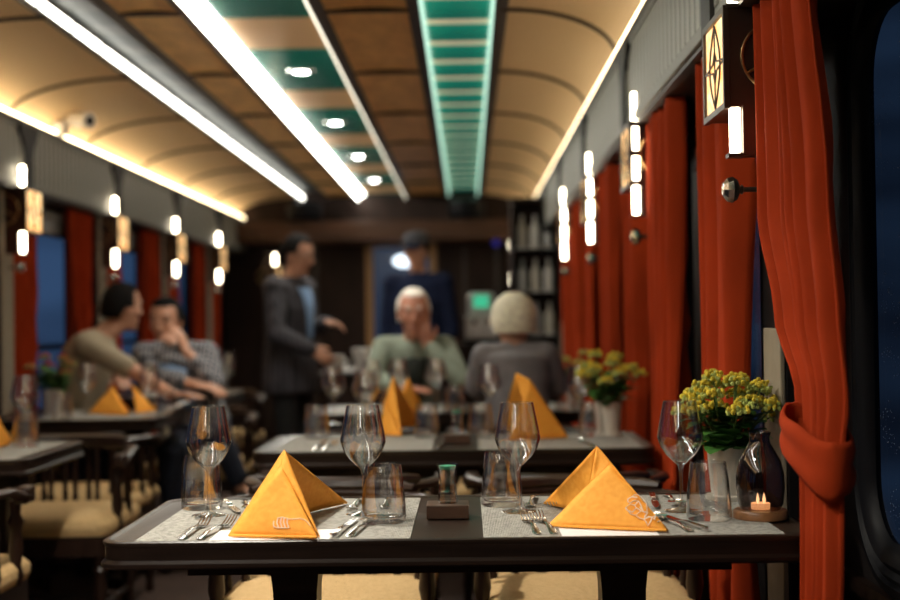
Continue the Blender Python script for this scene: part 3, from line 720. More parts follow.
# potted kalanchoe
def leaf(b, base, d, up, l, w):
    side = d.cross(up).normalized()
    b.grid(lambda u, v: base + d*l*v + side*(w*(2*u-1)*math.sin(PI*(.06+.90*v))**.7) + up*(.10*l*math.sin(PI*v*.8)*1.0 - .25*l*v*v + .12*w*abs(2*u-1)), 4, 6)
def plant(x, y, z, s, label, bud, seed, ncl, tilt=0.0):
    rr = random.Random(seed)
    t = empty('potted_plant', (x, y, z), label=label, cat='plant', group='potted flowering plants')
    MB().lathe([(.0005, 0), (.050*s, 0), (.052*s, .004*s), (.052*s, .012*s), (.040*s, .014*s), (.040*s, .016*s), (.048*s, .12*s), (.0475*s, .122*s), (.045*s, .12*s), (.042*s, .10*s), (.0005, .098*s)], 32).build('pot', M['pot'], t)
    lf = MB()
    for i in range(95):
        a = rr.uniform(0, 2*PI); h = rr.uniform(.11, .20)*s; r0 = rr.uniform(0, .05)*s
        e = rr.uniform(-.1, .7); d = V(math.cos(a)*math.cos(e), math.sin(a)*math.cos(e), math.sin(e))
        up = V(0,0,1) - d*d.z; up.normalize()
        leaf(lf, V(math.cos(a)*r0, math.sin(a)*r0, h), d, up, rr.uniform(.045, .07)*s, rr.uniform(.018, .028)*s)
    o = lf.build('foliage', M['leaf'], t); tag(o, kind='stuff')
    st = MB(); heads = []
    for i in range(ncl):
        a = i*2.399 + rr.uniform(-.2, .2); q = math.sqrt((i+.5)/ncl); th = q*1.45; r = .112*math.sin(th)*s*rr.uniform(.9, 1.05)
        hz = (.185 + .098*math.cos(th) + rr.uniform(-.015, .012))*s
        p = V(math.cos(a)*r, math.sin(a)*r, hz); heads.append(p)
        st.tube([V(p.x*.15, p.y*.15, .10*s), V(p.x*.6, p.y*.6, .17*s), p], .0022*s, 6)
    st.build('stems', M['stem'], t)
    for p in heads:
        for col, cnt, rad, dz in ((bud, 20, .0058, .004), (M['budgreen'], 30, .0050, -.002)):
            c = MB()
            for k in range(cnt):
                a = rr.uniform(0, 2*PI); q = math.sqrt(rr.random())
                c.ball(p + V(math.cos(a)*q*.026*s, math.sin(a)*q*.026*s, (.012*(1-q*q) + dz + rr.uniform(-.006, .006))*s), rad*s*rr.uniform(.7, 1.15), 6, 4)
            c.build('flower_cluster' if dz > 0 else 'bud_cluster', col, t)
    return t
px_, py_ = .590, 2.975
plant(px_, py_, TOP, 1.0, 'yellow flowering plant in an ivory pot on the nearest table, by the knotted curtain', M['bud'], 3, 22)
plant(.492, 2.93+P, TOP, 1.0, 'bushy yellow-green plant in a white pot on the second table', M['bud'], 5, 16)
plant(.50, 2.95+2*P-.2, TOP, .9, 'green plant in a white pot beside the white haired man in grey', M['budgreen'], 8, 5)
plant(-1.93, 6.02, TOP, 1.0, 'red flowering plant in a pale pot at the couple\'s table', M['budred'], 9, 6)

# smoked glass lantern on a round wooden base
lx, ly = .598, 2.69
o = empty('candle_coaster', (lx, ly, TOP), label='round wooden base under the smoked glass lantern', cat='wooden stand')
MB().lathe([(.0005, 0), (.052, 0), (.056, .003), (.056, .016), (.053, .020), (.0005, .020)], 36).build('disc', M['basewood'], o)
o = MB().lathe([(.040, .0), (.046, .012), (.0495, .045), (.0490, .070), (.043, .098), (.030, .122), (.0215, .136), (.0205, .148), (.0235, .158), (.0222, .158), (.0192, .148), (.020, .136), (.0285, .122), (.0415, .098), (.0475, .070), (.048, .045), (.0445, .012), (.0385, 0), (.040, 0)], 40, cap0=False, cap1=False).build('lantern_vase', M['smoke'])
o.location = (lx, ly, TOP+.0205); tag(o, 'dark smoked glass bottle-shaped lantern beside the ivory flower pot', 'lantern')
o = empty('tealight', (lx, ly, TOP+.0207), label='lit tealight candle inside the smoked glass lantern', cat='candle')
MB().lathe([(.0005, 0), (.019, 0), (.0195, .012), (.0185, .012), (.018, .009), (.0005, .009)], 24).build('cup', M['wax'], o)
for dx in (-.006, .007):
    MB().lathe([(.0005, .010), (.0028, .014), (.0036, .019), (.0022, .026), (.0003, .033)], 12, (dx, -.002, 0)).build('flame', M['flame'], o)

# second and third right tables, left tables
T2 = 'second right-hand table'
for k, nm in ((1, 'second table'), (2, 'white haired men\'s table')):
    dy = P*k
    placemat(-.63, -.12, 2.50+dy, 3.045+dy, 'grey woven placemat at the aisle half of the ' + nm)
    placemat(.03, .56, 2.50+dy, 3.045+dy, 'grey woven placemat at the window half of the ' + nm)
for px, py, lab in ((334, 424, 'wine glass at the aisle end of the second table'), (490, 424, 'wine glass left of the large orange napkin, second table'),
                    (580, 428, 'wine glass between the napkin and the plant, second table'), (366, 434, 'wine glass beside the tall orange napkin, second table')):
    wine(*atpx(px, py), lab)
for px, py, lab in ((317, 438, 'tumbler at the aisle end of the second table'), (427, 437, 'tumbler left of the second table\'s wooden block'),
                    (481, 437, 'tumbler right of the second table\'s wooden block'), (592, 436, 'tumbler in front of the plant, second table')):
    tumbler(*atpx(px, py), lab)
for x, a, lab in ((-.50, -4, 'fork nearest the aisle on the second table'), (-.47, -6, 'fork beside the tumbler at the aisle end of the second table'), (-.10, -5, 'knife left of the second table\'s wooden block'), (.40, 10, 'spoon beside the second table\'s large napkin')):
    cutlery('fork' if 'fork' in lab else ('knife' if 'knife' in lab else 'spoon'), x, 2.52+P, a, lab)
for px, py, lab in ((399, 409, 'wine glass in front of the old man in grey-green'), (437, 408, 'wine glass in the middle of the white haired men\'s table'), (372, 411, 'wine glass at the aisle corner of the white haired men\'s table'),
                    (541, 408, 'wine glass at the grey jacketed man\'s window side')):
    wine(*atpx(px, py), lab)
for px, py, lab in ((390, 413, 'tumbler beside the white haired men\'s orange napkin'), (455, 411, 'tumbler in the middle of the white haired men\'s table'), (566, 411, 'tumbler at the window end of the white haired men\'s table')):
    tumbler(*atpx(px, py), lab)
LN = ['cut off left table', 'couple\'s table', 'farthest left table']
for k in range(3):
    placemat(-1.93, -1.42, LT[k][0]+.04, LT[k][1]-.04, 'grey woven placemat on the ' + LN[k])
wine(*atpx(25, 440), 'wine glass on the cut off left table')
tumbler(*atpx(26, 446), 'tumbler on the cut off left table')
wine(*atpx(87, 414), 'wine glass beside the red flowering plant on the couple\'s table')
wine(*atpx(150, 417), 'wine glass by the khaki man\'s forearm on the couple\'s table')
tumbler(*atpx(166, 417), 'tumbler at the aisle end of the couple\'s table')
tumbler(*atpx(62, 419), 'tumbler beside the pale pot on the couple\'s table')
wine(*atpx(228, 393), 'wine glass on the farthest left table')
o = MB().grid(lambda u, v: V(-.085+.17*u, -.06+.12*v, .004 + .035*abs(u-.5)*2*.9), 6, 2).build('menu_card', M['paper']); o.location = (-1.45, 6.30, MT+.001); o.rotation_euler = (0,0,.3)
tag(o, 'pale folded menu card at the aisle end of the couple\'s table', 'menu card')

# ------------------------------------------------------------------ curtains
def curtain_mesh(prof, x, nf, amp, seed, ztop, zbot, gather=None):
    rr = random.Random(seed); ph = [rr.uniform(0, 6.28) for _ in range(5)]; b = MB()
    def fn(s, t):
        z = ztop + (zbot - ztop)*t; y0, y1, xo, af = prof(z)
        w = s + .018*math.sin(7*s + ph[1] + 2*t)
        f = 1.25*(1 - 2*abs(math.sin(PI*nf*w + ph[0] + .4*math.sin(3*t+ph[2])))**.75) + .3*math.sin(2*PI*nf*1.3*w + ph[3] + 1.5*t)
        return V(x + xo + amp*af*f, y0 + (y1-y0)*s + .004*math.sin(9*z+ph[4]), z)
    b.grid(fn, nf*18, 40); return b
def curtain(y0, y1, x, sx, label, seed, nf=5, straight=False):
    c = (y0+y1)/2
    def prof(z):
        t = max(0, min(1, (VB - z)/(VB - .95))); w = 1 - .22*math.sin(PI/2*t) if z > .95 else .78 + .2*min(1, (.95-z)/.5)
        if straight: w = 1 - .06*t
        return c - (c-y0)*w, c + (y1-c)*w, 0, 1.0
    o = curtain_mesh(prof, x, nf, .030, seed, VB - .015, .38).build('curtain', M['curtain'])
    s = o.modifiers.new('thick', 'SOLIDIFY'); s.thickness = .004
    return tag(o, label, 'curtain', 'red window curtains')
def lerp(a, b, t): return a + (b-a)*t
def key(z, ks):
    for i in range(len(ks)-1):
        if z >= ks[i+1][0]:
            t = (ks[i][0]-z)/(ks[i][0]-ks[i+1][0]); t = max(0, min(1, t)); t = t*t*(3-2*t)
            return [lerp(a, b, t) for a, b in zip(ks[i][1:], ks[i+1][1:])]
    return list(ks[-1][1:])
# the knotted one in front
KS = [(1.86, 2.47, 2.82, 0.0, 1.0), (1.39, 2.38, 2.82, 0.0, 1.0), (1.17, 2.34, 2.68, 0, 1.0), (1.02, 2.31, 2.53, 0, .9), (.90, 2.31, 2.47, -.012, .8), (.75, 2.29, 2.44, -.02, .8), (.60, 2.30, 2.445, -.02, .8), (.30, 2.30, 2.45, -.02, .8)]
ct = empty('curtain', (0, 0, 0), label='big red curtain tied back with a band, beside the nearest table\'s window end', cat='curtain', group='red window curtains')
o = curtain_mesh(lambda z: key(z, KS), .656, 6, .020, 11, VB - .015, .30).build('curtain_cloth', M['curtain'], ct)
o.modifiers.new('thick', 'SOLIDIFY').thickness = .004
def band(s, t):
    a = 2*PI*s; ca, sa = math.cos(a), math.sin(a); wd = .085*(1 - .25*sa*(1 if ca < 0 else .4))
    x = .638 + .050*ca - .014*max(0, sa); y = 2.385 + .105*sa
    return V(x + .008*math.sin(PI*t)*ca + .005*math.sin(3*PI*t)*ca, y + .006*math.sin(PI*t)*sa, .930 + .34*(y - 2.385) - .12*(x-.638) + wd*(t-.5) + .004*math.sin(4*a))
o = MB().grid(band, 40, 8).build('tie_band', M['curtain'], ct); o.modifiers.new('thick', 'SOLIDIFY').thickness = .006
RP = [p for p in PIL if p > 3]
NTH = ['first', 'second', 'third', 'fourth', 'fifth', 'sixth']
for i, p in enumerate(RP):
    if i > 3: continue
    if i > 0: curtain(p-.82, p-.21, .665, 1, 'red curtain before the %s wall lamp of the window side on the right' % NTH[i], 20+i, 6)
    curtain(p+.02, p+.40, .66, 1, 'red curtain just past the %s wall lamp of the window side on the right' % NTH[i], 40+i, 4, straight=(i == 0))
LP = [p for p in PIL if p > 5]
for i, p in enumerate(LP):
    curtain(p-.70, p-.22, VL-.09, -1, 'red curtain before the %s wall lamp along the left windows' % NTH[i], 60+i, 5)
    curtain(p+.06, p+.38, VL-.09, -1, 'red curtain just past the %s wall lamp along the left windows' % NTH[i], 80+i, 4, True)
# blinds rolled up
for sx, wx, PP, nm in ((1, XR, RP, 'right'), (-1, XL, [4.77]+LP, 'left')):
    for i in range(len(PP)-1):
        yc = (PP[i]+PP[i+1])/2
        t = empty('roller_blind', (wx - sx*.042, yc, 1.79), label='rolled grey blind at the top of the %s %s-hand window in view' % (NTH[i], nm), cat='blind', group='rolled window blinds')
        MB().lathe([(.0005, -.62), (.028, -.62), (.028, .62), (.0005, .62)], 14, ax=(0,1,0)).build('roller', M['blind'], t)
        MB().box(-.004, .004, -.60, .60, -.10, -.025).build('fabric', M['blind'], t, False)
        MB().box(-.012, .012, -.61, .61, -.12, -.10).build('bottom_bar', M['frame'], t, False)

# ------------------------------------------------------------------ wall lamps
def lamp(x, y, sx, label, mid=False):
    # origin on the valance line; body protrudes to the aisle (-sx)
    t = empty('wall_lamp', (x, y, 1.17), 0, label, 'wall lamp', 'glass panel wall lamps')
    X = lambda a, b: (min(-sx*a, -sx*b), max(-sx*a, -sx*b))
    MB().box(*X(-.10, .028), -.12, .12, .455, .675).build('box', M['bronze'], t, False, .003)
    fr = MB(); a, b_ = X(.028, .040)
    for q in ((-.125, .125, .452, .466), (-.125, .125, .664, .678), (-.125, -.112, .466, .664), (.112, .125, .466, .664)): fr.box(a, b_, *q)
    fr.build('panel_frame', M['bronze'], t, False)
    MB().box(*X(.0285, .033), -.1115, .1115, .4665, .6635).build('glass_panel', M['amber'], t, False)
    ld = MB(); xx = -sx*.0355
    for s in (-1, 1):
        ld.tube([V(xx, s*.060*math.sin(PI*i/12) if True else 0, .470 + .19*i/12) for i in range(13)], .0022, 6)
    ld.tube([V(xx, -.11, .565), V(xx, -.02, .575), V(xx, 0, .60), V(xx, .02, .575), V(xx, .11, .565)], .0022, 6)
    ld.tube([V(xx, -.11, .565), V(xx, -.02, .555), V(xx, 0, .53), V(xx, .02, .555), V(xx, .11, .565)], .0022, 6)
    ld.tube([V(xx, 0, .47), V(xx, 0, .66)], .0018, 6)
    ld.build('leaded_pattern', M['bronze'], t)
    # ring ornament on the side that looks down the car
    rg = MB(); c = V(sx*.075, -.124, .565)
    rg.tube([c + V(.075*math.cos(2*PI*i/28), 0, .075*math.sin(2*PI*i/28)) for i in range(29)], .0035, 6)
    for a in (PI*.5, PI*(.5+2/3), PI*(.5+4/3)): rg.tube([c, c + V(.075*math.cos(a), 0, .075*math.sin(a))], .003, 6)
    rg.build('ring_ornament', M['brass'], t)
    for z0, z1 in ((.682, .78), (.355, .455)) + (((.475, .556), (.578, .660)) if mid else ()):
        tb = MB(); a, b_ = X(0.004, .026); tb.box(a, b_, -.127 if z0 in (.475, .585) else -.121, -.121 if z0 in (.475, .585) else -.099, z0, z1); tb.build('light_tube', M['tube'], t, False, .004)
        if z0 in (.475, .585): continue
        ho = MB(); a, b_ = X(-.075, -.0005); ho.box(a, b_, -.122, -.08, z0-.006, z1+.004); a, b_ = X(-.001, .033); ho.box(a, b_, -.127, -.095, z0-.010, z0-.001)
        ho.build('tube_holder', M['bronze'], t, False)
    kb = MB(); c = V(sx*.035, -.10, .285)
    return t
lamp0 = None
def knob(x, y, z, sx, label):
    t = empty('curtain_holdback', (x, y, z), label=label, cat='curtain holdback', group='faceted curtain holdbacks')
    MB().lathe([(.006, -.16), (.006, .0), (.012, .004), (.006, .010)], 10, ax=(-sx, 0, 0)).build('rod', M['bronze'], t)
    MB().lathe([(.008, .008), (.022, .014), (.030, .026), (.027, .038), (.016, .046), (.0005, .048)], 9, ax=(-sx, 0, 0)).build('knob_head', M['silver'], t, False)
    return t
lampR = []; 
for i, p in enumerate(RP[:4]):
    lab = 'wall lamp with lit leaf pattern and tubes on the right windows, %s from the photographer' % NTH[i]
    if i == 0: lampR0 = lamp(.607, p-.14, 1, lab)
    elif i == 1: lampR1 = lamp(.607, p-.14, 1, lab, True)
    else: copy_tree(lampR1, lab, None, (.607, p-.14, 1.17))
    lab = 'faceted silver curtain knob under the %s right-hand wall lamp' % NTH[i]
    if i == 0: kR = knob(.63, p-.15, 1.455, 1, lab)
    else: copy_tree(kR, lab, None, (.63, p-.15, 1.455))
for i, p in enumerate(LP):
    lab = 'wall lamp with lit panel and tubes along the left windows, %s from the photographer' % NTH[i]
    if i == 0: lampL0 = lamp(VL+.012, p-.02, -1, lab)
    else: copy_tree(lampL0, lab, None, (VL+.012, p-.02, 1.17))
    lab = 'faceted silver curtain knob under the %s left-hand wall lamp' % NTH[i]
    if i == 0: kL = knob(VL-.03, p-.08, 1.455, -1, lab)
    else: copy_tree(kL, lab, None, (VL-.03, p-.08, 1.455))
q = ony(275, 259, 12.30)
copy_tree(lampL0, 'wall lamp on the far end wall, left of the standing plaid man\'s head', None, (q.x, 12.30, q.z-.74))
q = ony(513, 263, 12.30)
copy_tree(lampR0, 'amber wall lamp on the far end wall, right of the two serving men', None, (q.x, 12.30, q.z-.56))

# ------------------------------------------------------------------ security camera on the left cornice
t = empty('security_camera', (-2.17, 6.95, VT+.02), label='white security camera on the left cornice under the vaulted ceiling', cat='security camera')
MB().box(-.035, .03, -.05, .05, -.03, .035).build('mount', M['white'], t, False, .006)
MB().tube([(0, 0, .02), (.05, -.02, .045), (.10, -.03, .05)], .018, 10).build('arm', M['white'], t)
MB().lathe([(.0005, -.07), (.036, -.07), (.040, -.055), (.040, .05), (.043, .055), (.043, .075), (.034, .078), (.0005, .072)], 20, (.115, -.03, .045), ax=(.8, -.55, -.15)).build('camera_body', M['white'], t)
MB().lathe([(.030, .074), (.022, .080), (.0005, .082)], 20, (.115, -.03, .045), ax=(.8, -.55, -.15)).build('lens', M['black'], t)

# ------------------------------------------------------------------ far end: sideboard, counter, cabinet, speakers
t = empty('sideboard', (-.52, 8.45, 0), label='dark service sideboard with cups in front of the capped man', cat='sideboard')
MB().box(-.43, .43, -.21, .21, .06, .80).build('carcass', M['wood'], t, False, .006)
MB().box(-.46, .46, -.24, .24, .801, .84).build('worktop', M['wood'], t, False, .008)
for s in (-1, 1):
    d = MB().box(s*.215-.20, s*.215+.20, -.228, -.211, .10, .76).build('door', M['endwood'], t, False, .004)
    MB().lathe([(.006, 0), (.012, .012), (.0005, .02)], 10, (s*.04, -.228, .45), ax=(0,-1,0)).build('knob', M['brass'], d)
MB().box(-.40, .40, -.18, .18, 0, .06).build('plinth', M['frame'], t, False)
def cup(x, y, z, s, lab):
    t = empty('cup', (x, y, z), label=lab, cat='cup', group='white cups on the sideboard')
    MB().lathe([(.0005, 0), (.028*s, 0), (.030*s, .004), (.042*s, .05*s), (.047*s, .085*s), (.044*s, .085*s), (.038*s, .05*s), (.0005, .01)], 20).build('bowl', M['white'], t)
    MB().tube([V(.042*s+.025*s*math.sin(PI*i/8), 0, .07*s-.045*s*i/8) for i in range(9)], .005*s, 8).build('handle', M['white'], t)
    return t
cup(-.86, 8.36, .84, 1.3, 'white cup on the sideboard nearest the plaid jacketed man')
cup(-.66, 8.36, .84, 1.8, 'largest white cup in the middle of the sideboard')
cup(-.46, 8.36, .84, 1.1, 'white cup on the sideboard left of the old man\'s head')
o = MB().lathe([(.0005, 0), (.10, 0), (.13, .012), (.128, .016), (.09, .006), (.0005, .006)], 28).build('serving_plate', M['white']); o.location = (-.26, 8.42, .841); tag(o, 'white serving plate on the sideboard beside the old man', 'plate')
o = MB().lathe([(.0005, 0), (.09, 0), (.12, .012), (.118, .016), (.08, .006), (.0005, .006)], 28).build('serving_plate', M['white']); o.location = (-.82, 8.565, .841); tag(o, 'white serving plate by the plaid man\'s hands on the sideboard', 'plate')
t = empty('counter', (.24, 9.30, 0), label='dark bar counter behind the grey jacketed man', cat='counter')
MB().box(-.27, .29, -.25, .25, 0, .96).build('front_panel', M['endwood'], t, False)
MB().box(-.29, .31, -.28, .28, .961, 1.0).build('countertop', M['wood'], t, False, .008)
t = empty('coffee_machine', (.10, 9.28, 1.0), label='pale steel coffee machine with a glowing green panel on the bar counter', cat='coffee machine')
MB().box(-.115, .115, -.12, .14, .03, .20).build('lower_body', M['steelbody'], t, False, .012)
MB().box(-.10, .10, -.04, .14, .20, .36).build('upper_body', M['steelbody'], t, False, .03)
MB().box(-.055, .055, -.047, -.041, .25, .34).build('display', M['greenlight'], t, False)
MB().box(-.12, .12, -.17, .14, 0, .03).build('drip_tray', M['black'], t, False)
for s in (-.05, .05): MB().lathe([(.012, 0), (.016, .02), (.016, .04)], 12, (s, -.135, .13)).build('spout', M['silver'], t)
# tall glass cabinet
cq = ony(535, 250, 9.95)
t = empty('display_cabinet', (cq.x, 9.95, 0), label='tall dark cabinet with glass shelves just past the last right-hand wall lamp', cat='cabinet')
for s in (-1, 1): MB().box(s*.17-.012, s*.17+.012, -.14, .14, 0, 2.05).build('side_panel', M['wood'], t, False)
MB().box(-.158, .158, .125, .14, 0, 2.05).build('back_panel', M['endwood'], t, False)
MB().box(-.19, .19, -.15, .145, 2.051, 2.08).build('top_panel', M['wood'], t, False)
MB().box(-.157, .157, -.14, .124, 0, .8).build('lower_cupboard', M['wood'], t, False)
for i, z in enumerate((1.05, 1.38, 1.71)):
    MB().box(-.157, .157, -.13, .124, z-.008, z).build('shelf', M['steelbody'], t, False)
BOT = lambda: MB().lathe([(.0005, 0), (.034, 0), (.036, .01), (.036, .13), (.030, .16), (.013, .19), (.012, .235), (.015, .24), (.0005, .245)], 16)
NB = ['leftmost', 'middle', 'rightmost']; NS = ['lowest', 'middle', 'top']
for i, z in enumerate((1.05, 1.38, 1.71)):
    for j in range(3):
        o = thing_mesh('bottle%d' % ((i+j) % 3), 'bottle', (M['white'], M['steelbody'], M['pot'])[(i+j) % 3], BOT)
        o.location = (cq.x - .10 + .10*j, 9.90, z+.001); tag(o, 'pale bottle %s on the %s shelf of the tall cabinet' % (NB[j], NS[i]), 'bottle', 'bottles in the tall cabinet')
for px, lab in ((305, 'left'), (467, 'right')):
    q = ony(px, 205, 12.5)
    t = empty('ceiling_speaker', (q.x, 12.45, 2.15), label='dark round ceiling speaker where the %s light strip ends' % ('middle' if lab == 'left' else 'green slatted'), cat='speaker', group='dark round speakers at the ceiling end')
    MB().lathe([(.0005, -.02), (.15, -.02), (.17, .02), (.17, .14), (.10, .18), (.0005, .18)], 28).build('housing', M['black'], t)
    MB().lathe([(.0005, -.030), (.13, -.026), (.14, -.021)], 28).build('grille', M['frame'], t)
q = ony(404, 261, 12.36)
t = empty('wall_mounted_lamp', (q.x, 12.36, q.z), label='bright white oval lamp in the blue end doorway beside the capped man', cat='lamp')
MB().ball((0, 0, 0), .09, 20, 12, (1.15, .35, .65)).build('glass_globe', emat('white_lamp_glow', (.75, .88, 1.0), 2.2), t)
MB().lathe([(.04, 0), (.05, .03), (.05, .035)], 16, (0, .02, 0), ax=(0, 1, 0)).build('base', M['steelbody'], t)
q = ony(496, 243, 12.38)
o = MB().ball((0,0,0), .035, 12, 8, (1, .4, 1)).build('mounted_indicator', M['bluelight']); o.location = q; tag(o, 'tiny violet indicator light on the dark end wall', 'indicator light')

# ------------------------------------------------------------------ people
def baked(name, b, mat, parent, voxel, smooth=4):
    me = b.mesh(name, mat); tmp = bpy.data.objects.new('tmp_body', me); COL.objects.link(tmp)
    md = tmp.modifiers.new('r', 'REMESH'); md.mode = 'VOXEL'; md.voxel_size = voxel
    dg = bpy.context.evaluated_depsgraph_get(); dg.update()
    nm = bpy.data.meshes.new_from_object(tmp.evaluated_get(dg)); nm.name = name
    bpy.data.objects.remove(tmp); bpy.data.meshes.remove(me)
    bm = bmesh.new(); bm.from_mesh(nm)
    for _ in range(smooth): bmesh.ops.smooth_vert(bm, verts=bm.verts, factor=.5, use_axis_x=True, use_axis_y=True, use_axis_z=True)
    for f in bm.faces: f.smooth = True
    bm.to_mesh(nm); bm.free(); nm.materials.clear(); nm.materials.append(mat)
    o = bpy.data.objects.new(name, nm); COL.objects.link(o); o.parent = parent; return o
def ring(c, r, f, rx, ry, n=18): return [c + r*rx*math.cos(2*PI*j/n) + f*ry*math.sin(2*PI*j/n) for j in range(n)]
def hand(b, w, d, nrm, curl=.6, s=1.0, thumb=1):
    """palm from wrist w along d, palm faces nrm; five fingers rooted in the palm"""
    d = Vector(d).normalized(); nrm = Vector(nrm); nrm = (nrm - d*d.dot(nrm)).normalized(); sd = d.cross(nrm)*thumb
    k = w + d*.085*s
    for q in (-.026, -.009, .009, .026): b.cap(w + sd*q*.7*s, k + sd*q*s, .014*s, .0115*s, 10)
    for i, (q, l) in enumerate(((.030, .072), (.0105, .080), (-.0095, .074), (-.028, .058))):
        p = k + sd*q*s; dd = d; a = curl*(.8+.12*i)
        for j, (fr, rr) in enumerate(((.42, .0090), (.32, .0082), (.26, .0072))):
            dd = (dd*math.cos(a*(.5 if j == 0 else .6)) + nrm*math.sin(a*(.5 if j == 0 else .6))).normalized()
            nn = dd.cross(sd); q2 = p + dd*l*fr*s
            b.cap(p, q2, rr*s, (rr-.0006)*s, 8); p = q2
            nrm_ = nrm
    p = w + d*.025*s + sd*.024*s; q2 = p + (d*.55 + sd*.65 + nrm*.35).normalized()*.042*s; q3 = q2 + (d*.85 + sd*.2 + nrm*.45).normalized()*.032*s
    b.cap(p, q2, .0125*s, .010*s, 8); b.cap(q2, q3, .0098*s, .008*s, 8)
def head(b, H, hf, hu):
    f = hf.normalized(); r = f.cross(hu).normalized(); u = r.cross(f); rings = []
    # profile: z, half width, front, back   (metres from the head centre)
    for z, wx, fr, bk in ((-.118, .018, .072, -.045), (-.112, .034, .082, -.01), (-.095, .046, .088, .02), (-.07, .055, .089, .045), (-.045, .063, .090, .066), (-.015, .070, .090, .082), (.015, .0745, .089, .091), (.045, .076, .090, .094), (.075, .071, .082, .088), (.098, .056, .062, .068), (.113, .033, .036, .040), (.119, .008, .01, .01)):
        rings.append([H + u*z + r*wx*math.cos(t)*1.0 + f*(fr if math.sin(t) > 0 else bk)*math.sin(t) for t in [2*PI*j/20 for j in range(20)]])
    b.rings(rings)
    A = lambda x, y, z: H + r*x + f*y + u*z
    b.cap(A(0, .088, .02), A(0, .108, -.024), .009, .0135, 10); b.ball(A(.013, .093, -.03), .010, 8, 6); b.ball(A(-.013, .093, -.03), .010, 8, 6)
    b.cap(A(-.045, .079, .036), A(.045, .079, .036), .011, .011, 8)
    b.cap(A(-.018, .088, -.066), A(.018, .088, -.066), .008, .008, 8); b.ball(A(0, .078, -.102), .018, 10, 8)
    b.ball(A(.045, .06, -.02), .022, 8, 6); b.ball(A(-.045, .06, -.02), .022, 8, 6)
    for s in (-1, 1):
        b.ball(A(s*.077, -.005, -.005), .030, 10, 8, (.32, .62, 1.0), Matrix((r, f, u)).transposed())
    return A, r, f, u
def hair_cap(A, style, seed):
    b = MB(); rr = random.Random(seed); n, m = 26, 14
    k = {'short': 1.14, 'full': 1.20, 'bald': 1.13}[style]
    def pt(i, j):
        t = 2*PI*i/n; front = math.sin(t)
        # lower limit of the hair by direction: high at the forehead, low at the nape
        lim = {'short': .80 if front > .35 else (1.55 if front > -.25 else 2.05), 'full': .85 if front > .45 else (1.75 if front > -.1 else 2.0), 'bald': .72 if front > .35 else (1.5 if front > -.2 else 2.0)}[style]
        a = lim*j/m
        q = noise.noise(V(i*.9, j*.7, seed))*.006
        sy = .095
        sa = math.sin(a)**.8
        kx = 1.27 if style == 'full' else k
        return A((.079*kx+q)*sa*math.cos(t), -.004 + (sy*k+q)*sa*front, .002 + (.119*1.07+q)*math.cos(a))
    rings = [[pt(i, j) for i in range(n)] for j in range(m+1)]
    inner = [[A(0, 0, 0).lerp(p, .93) for p in rings[m]]]
    b.rings(rings + inner, True, True, False); return b
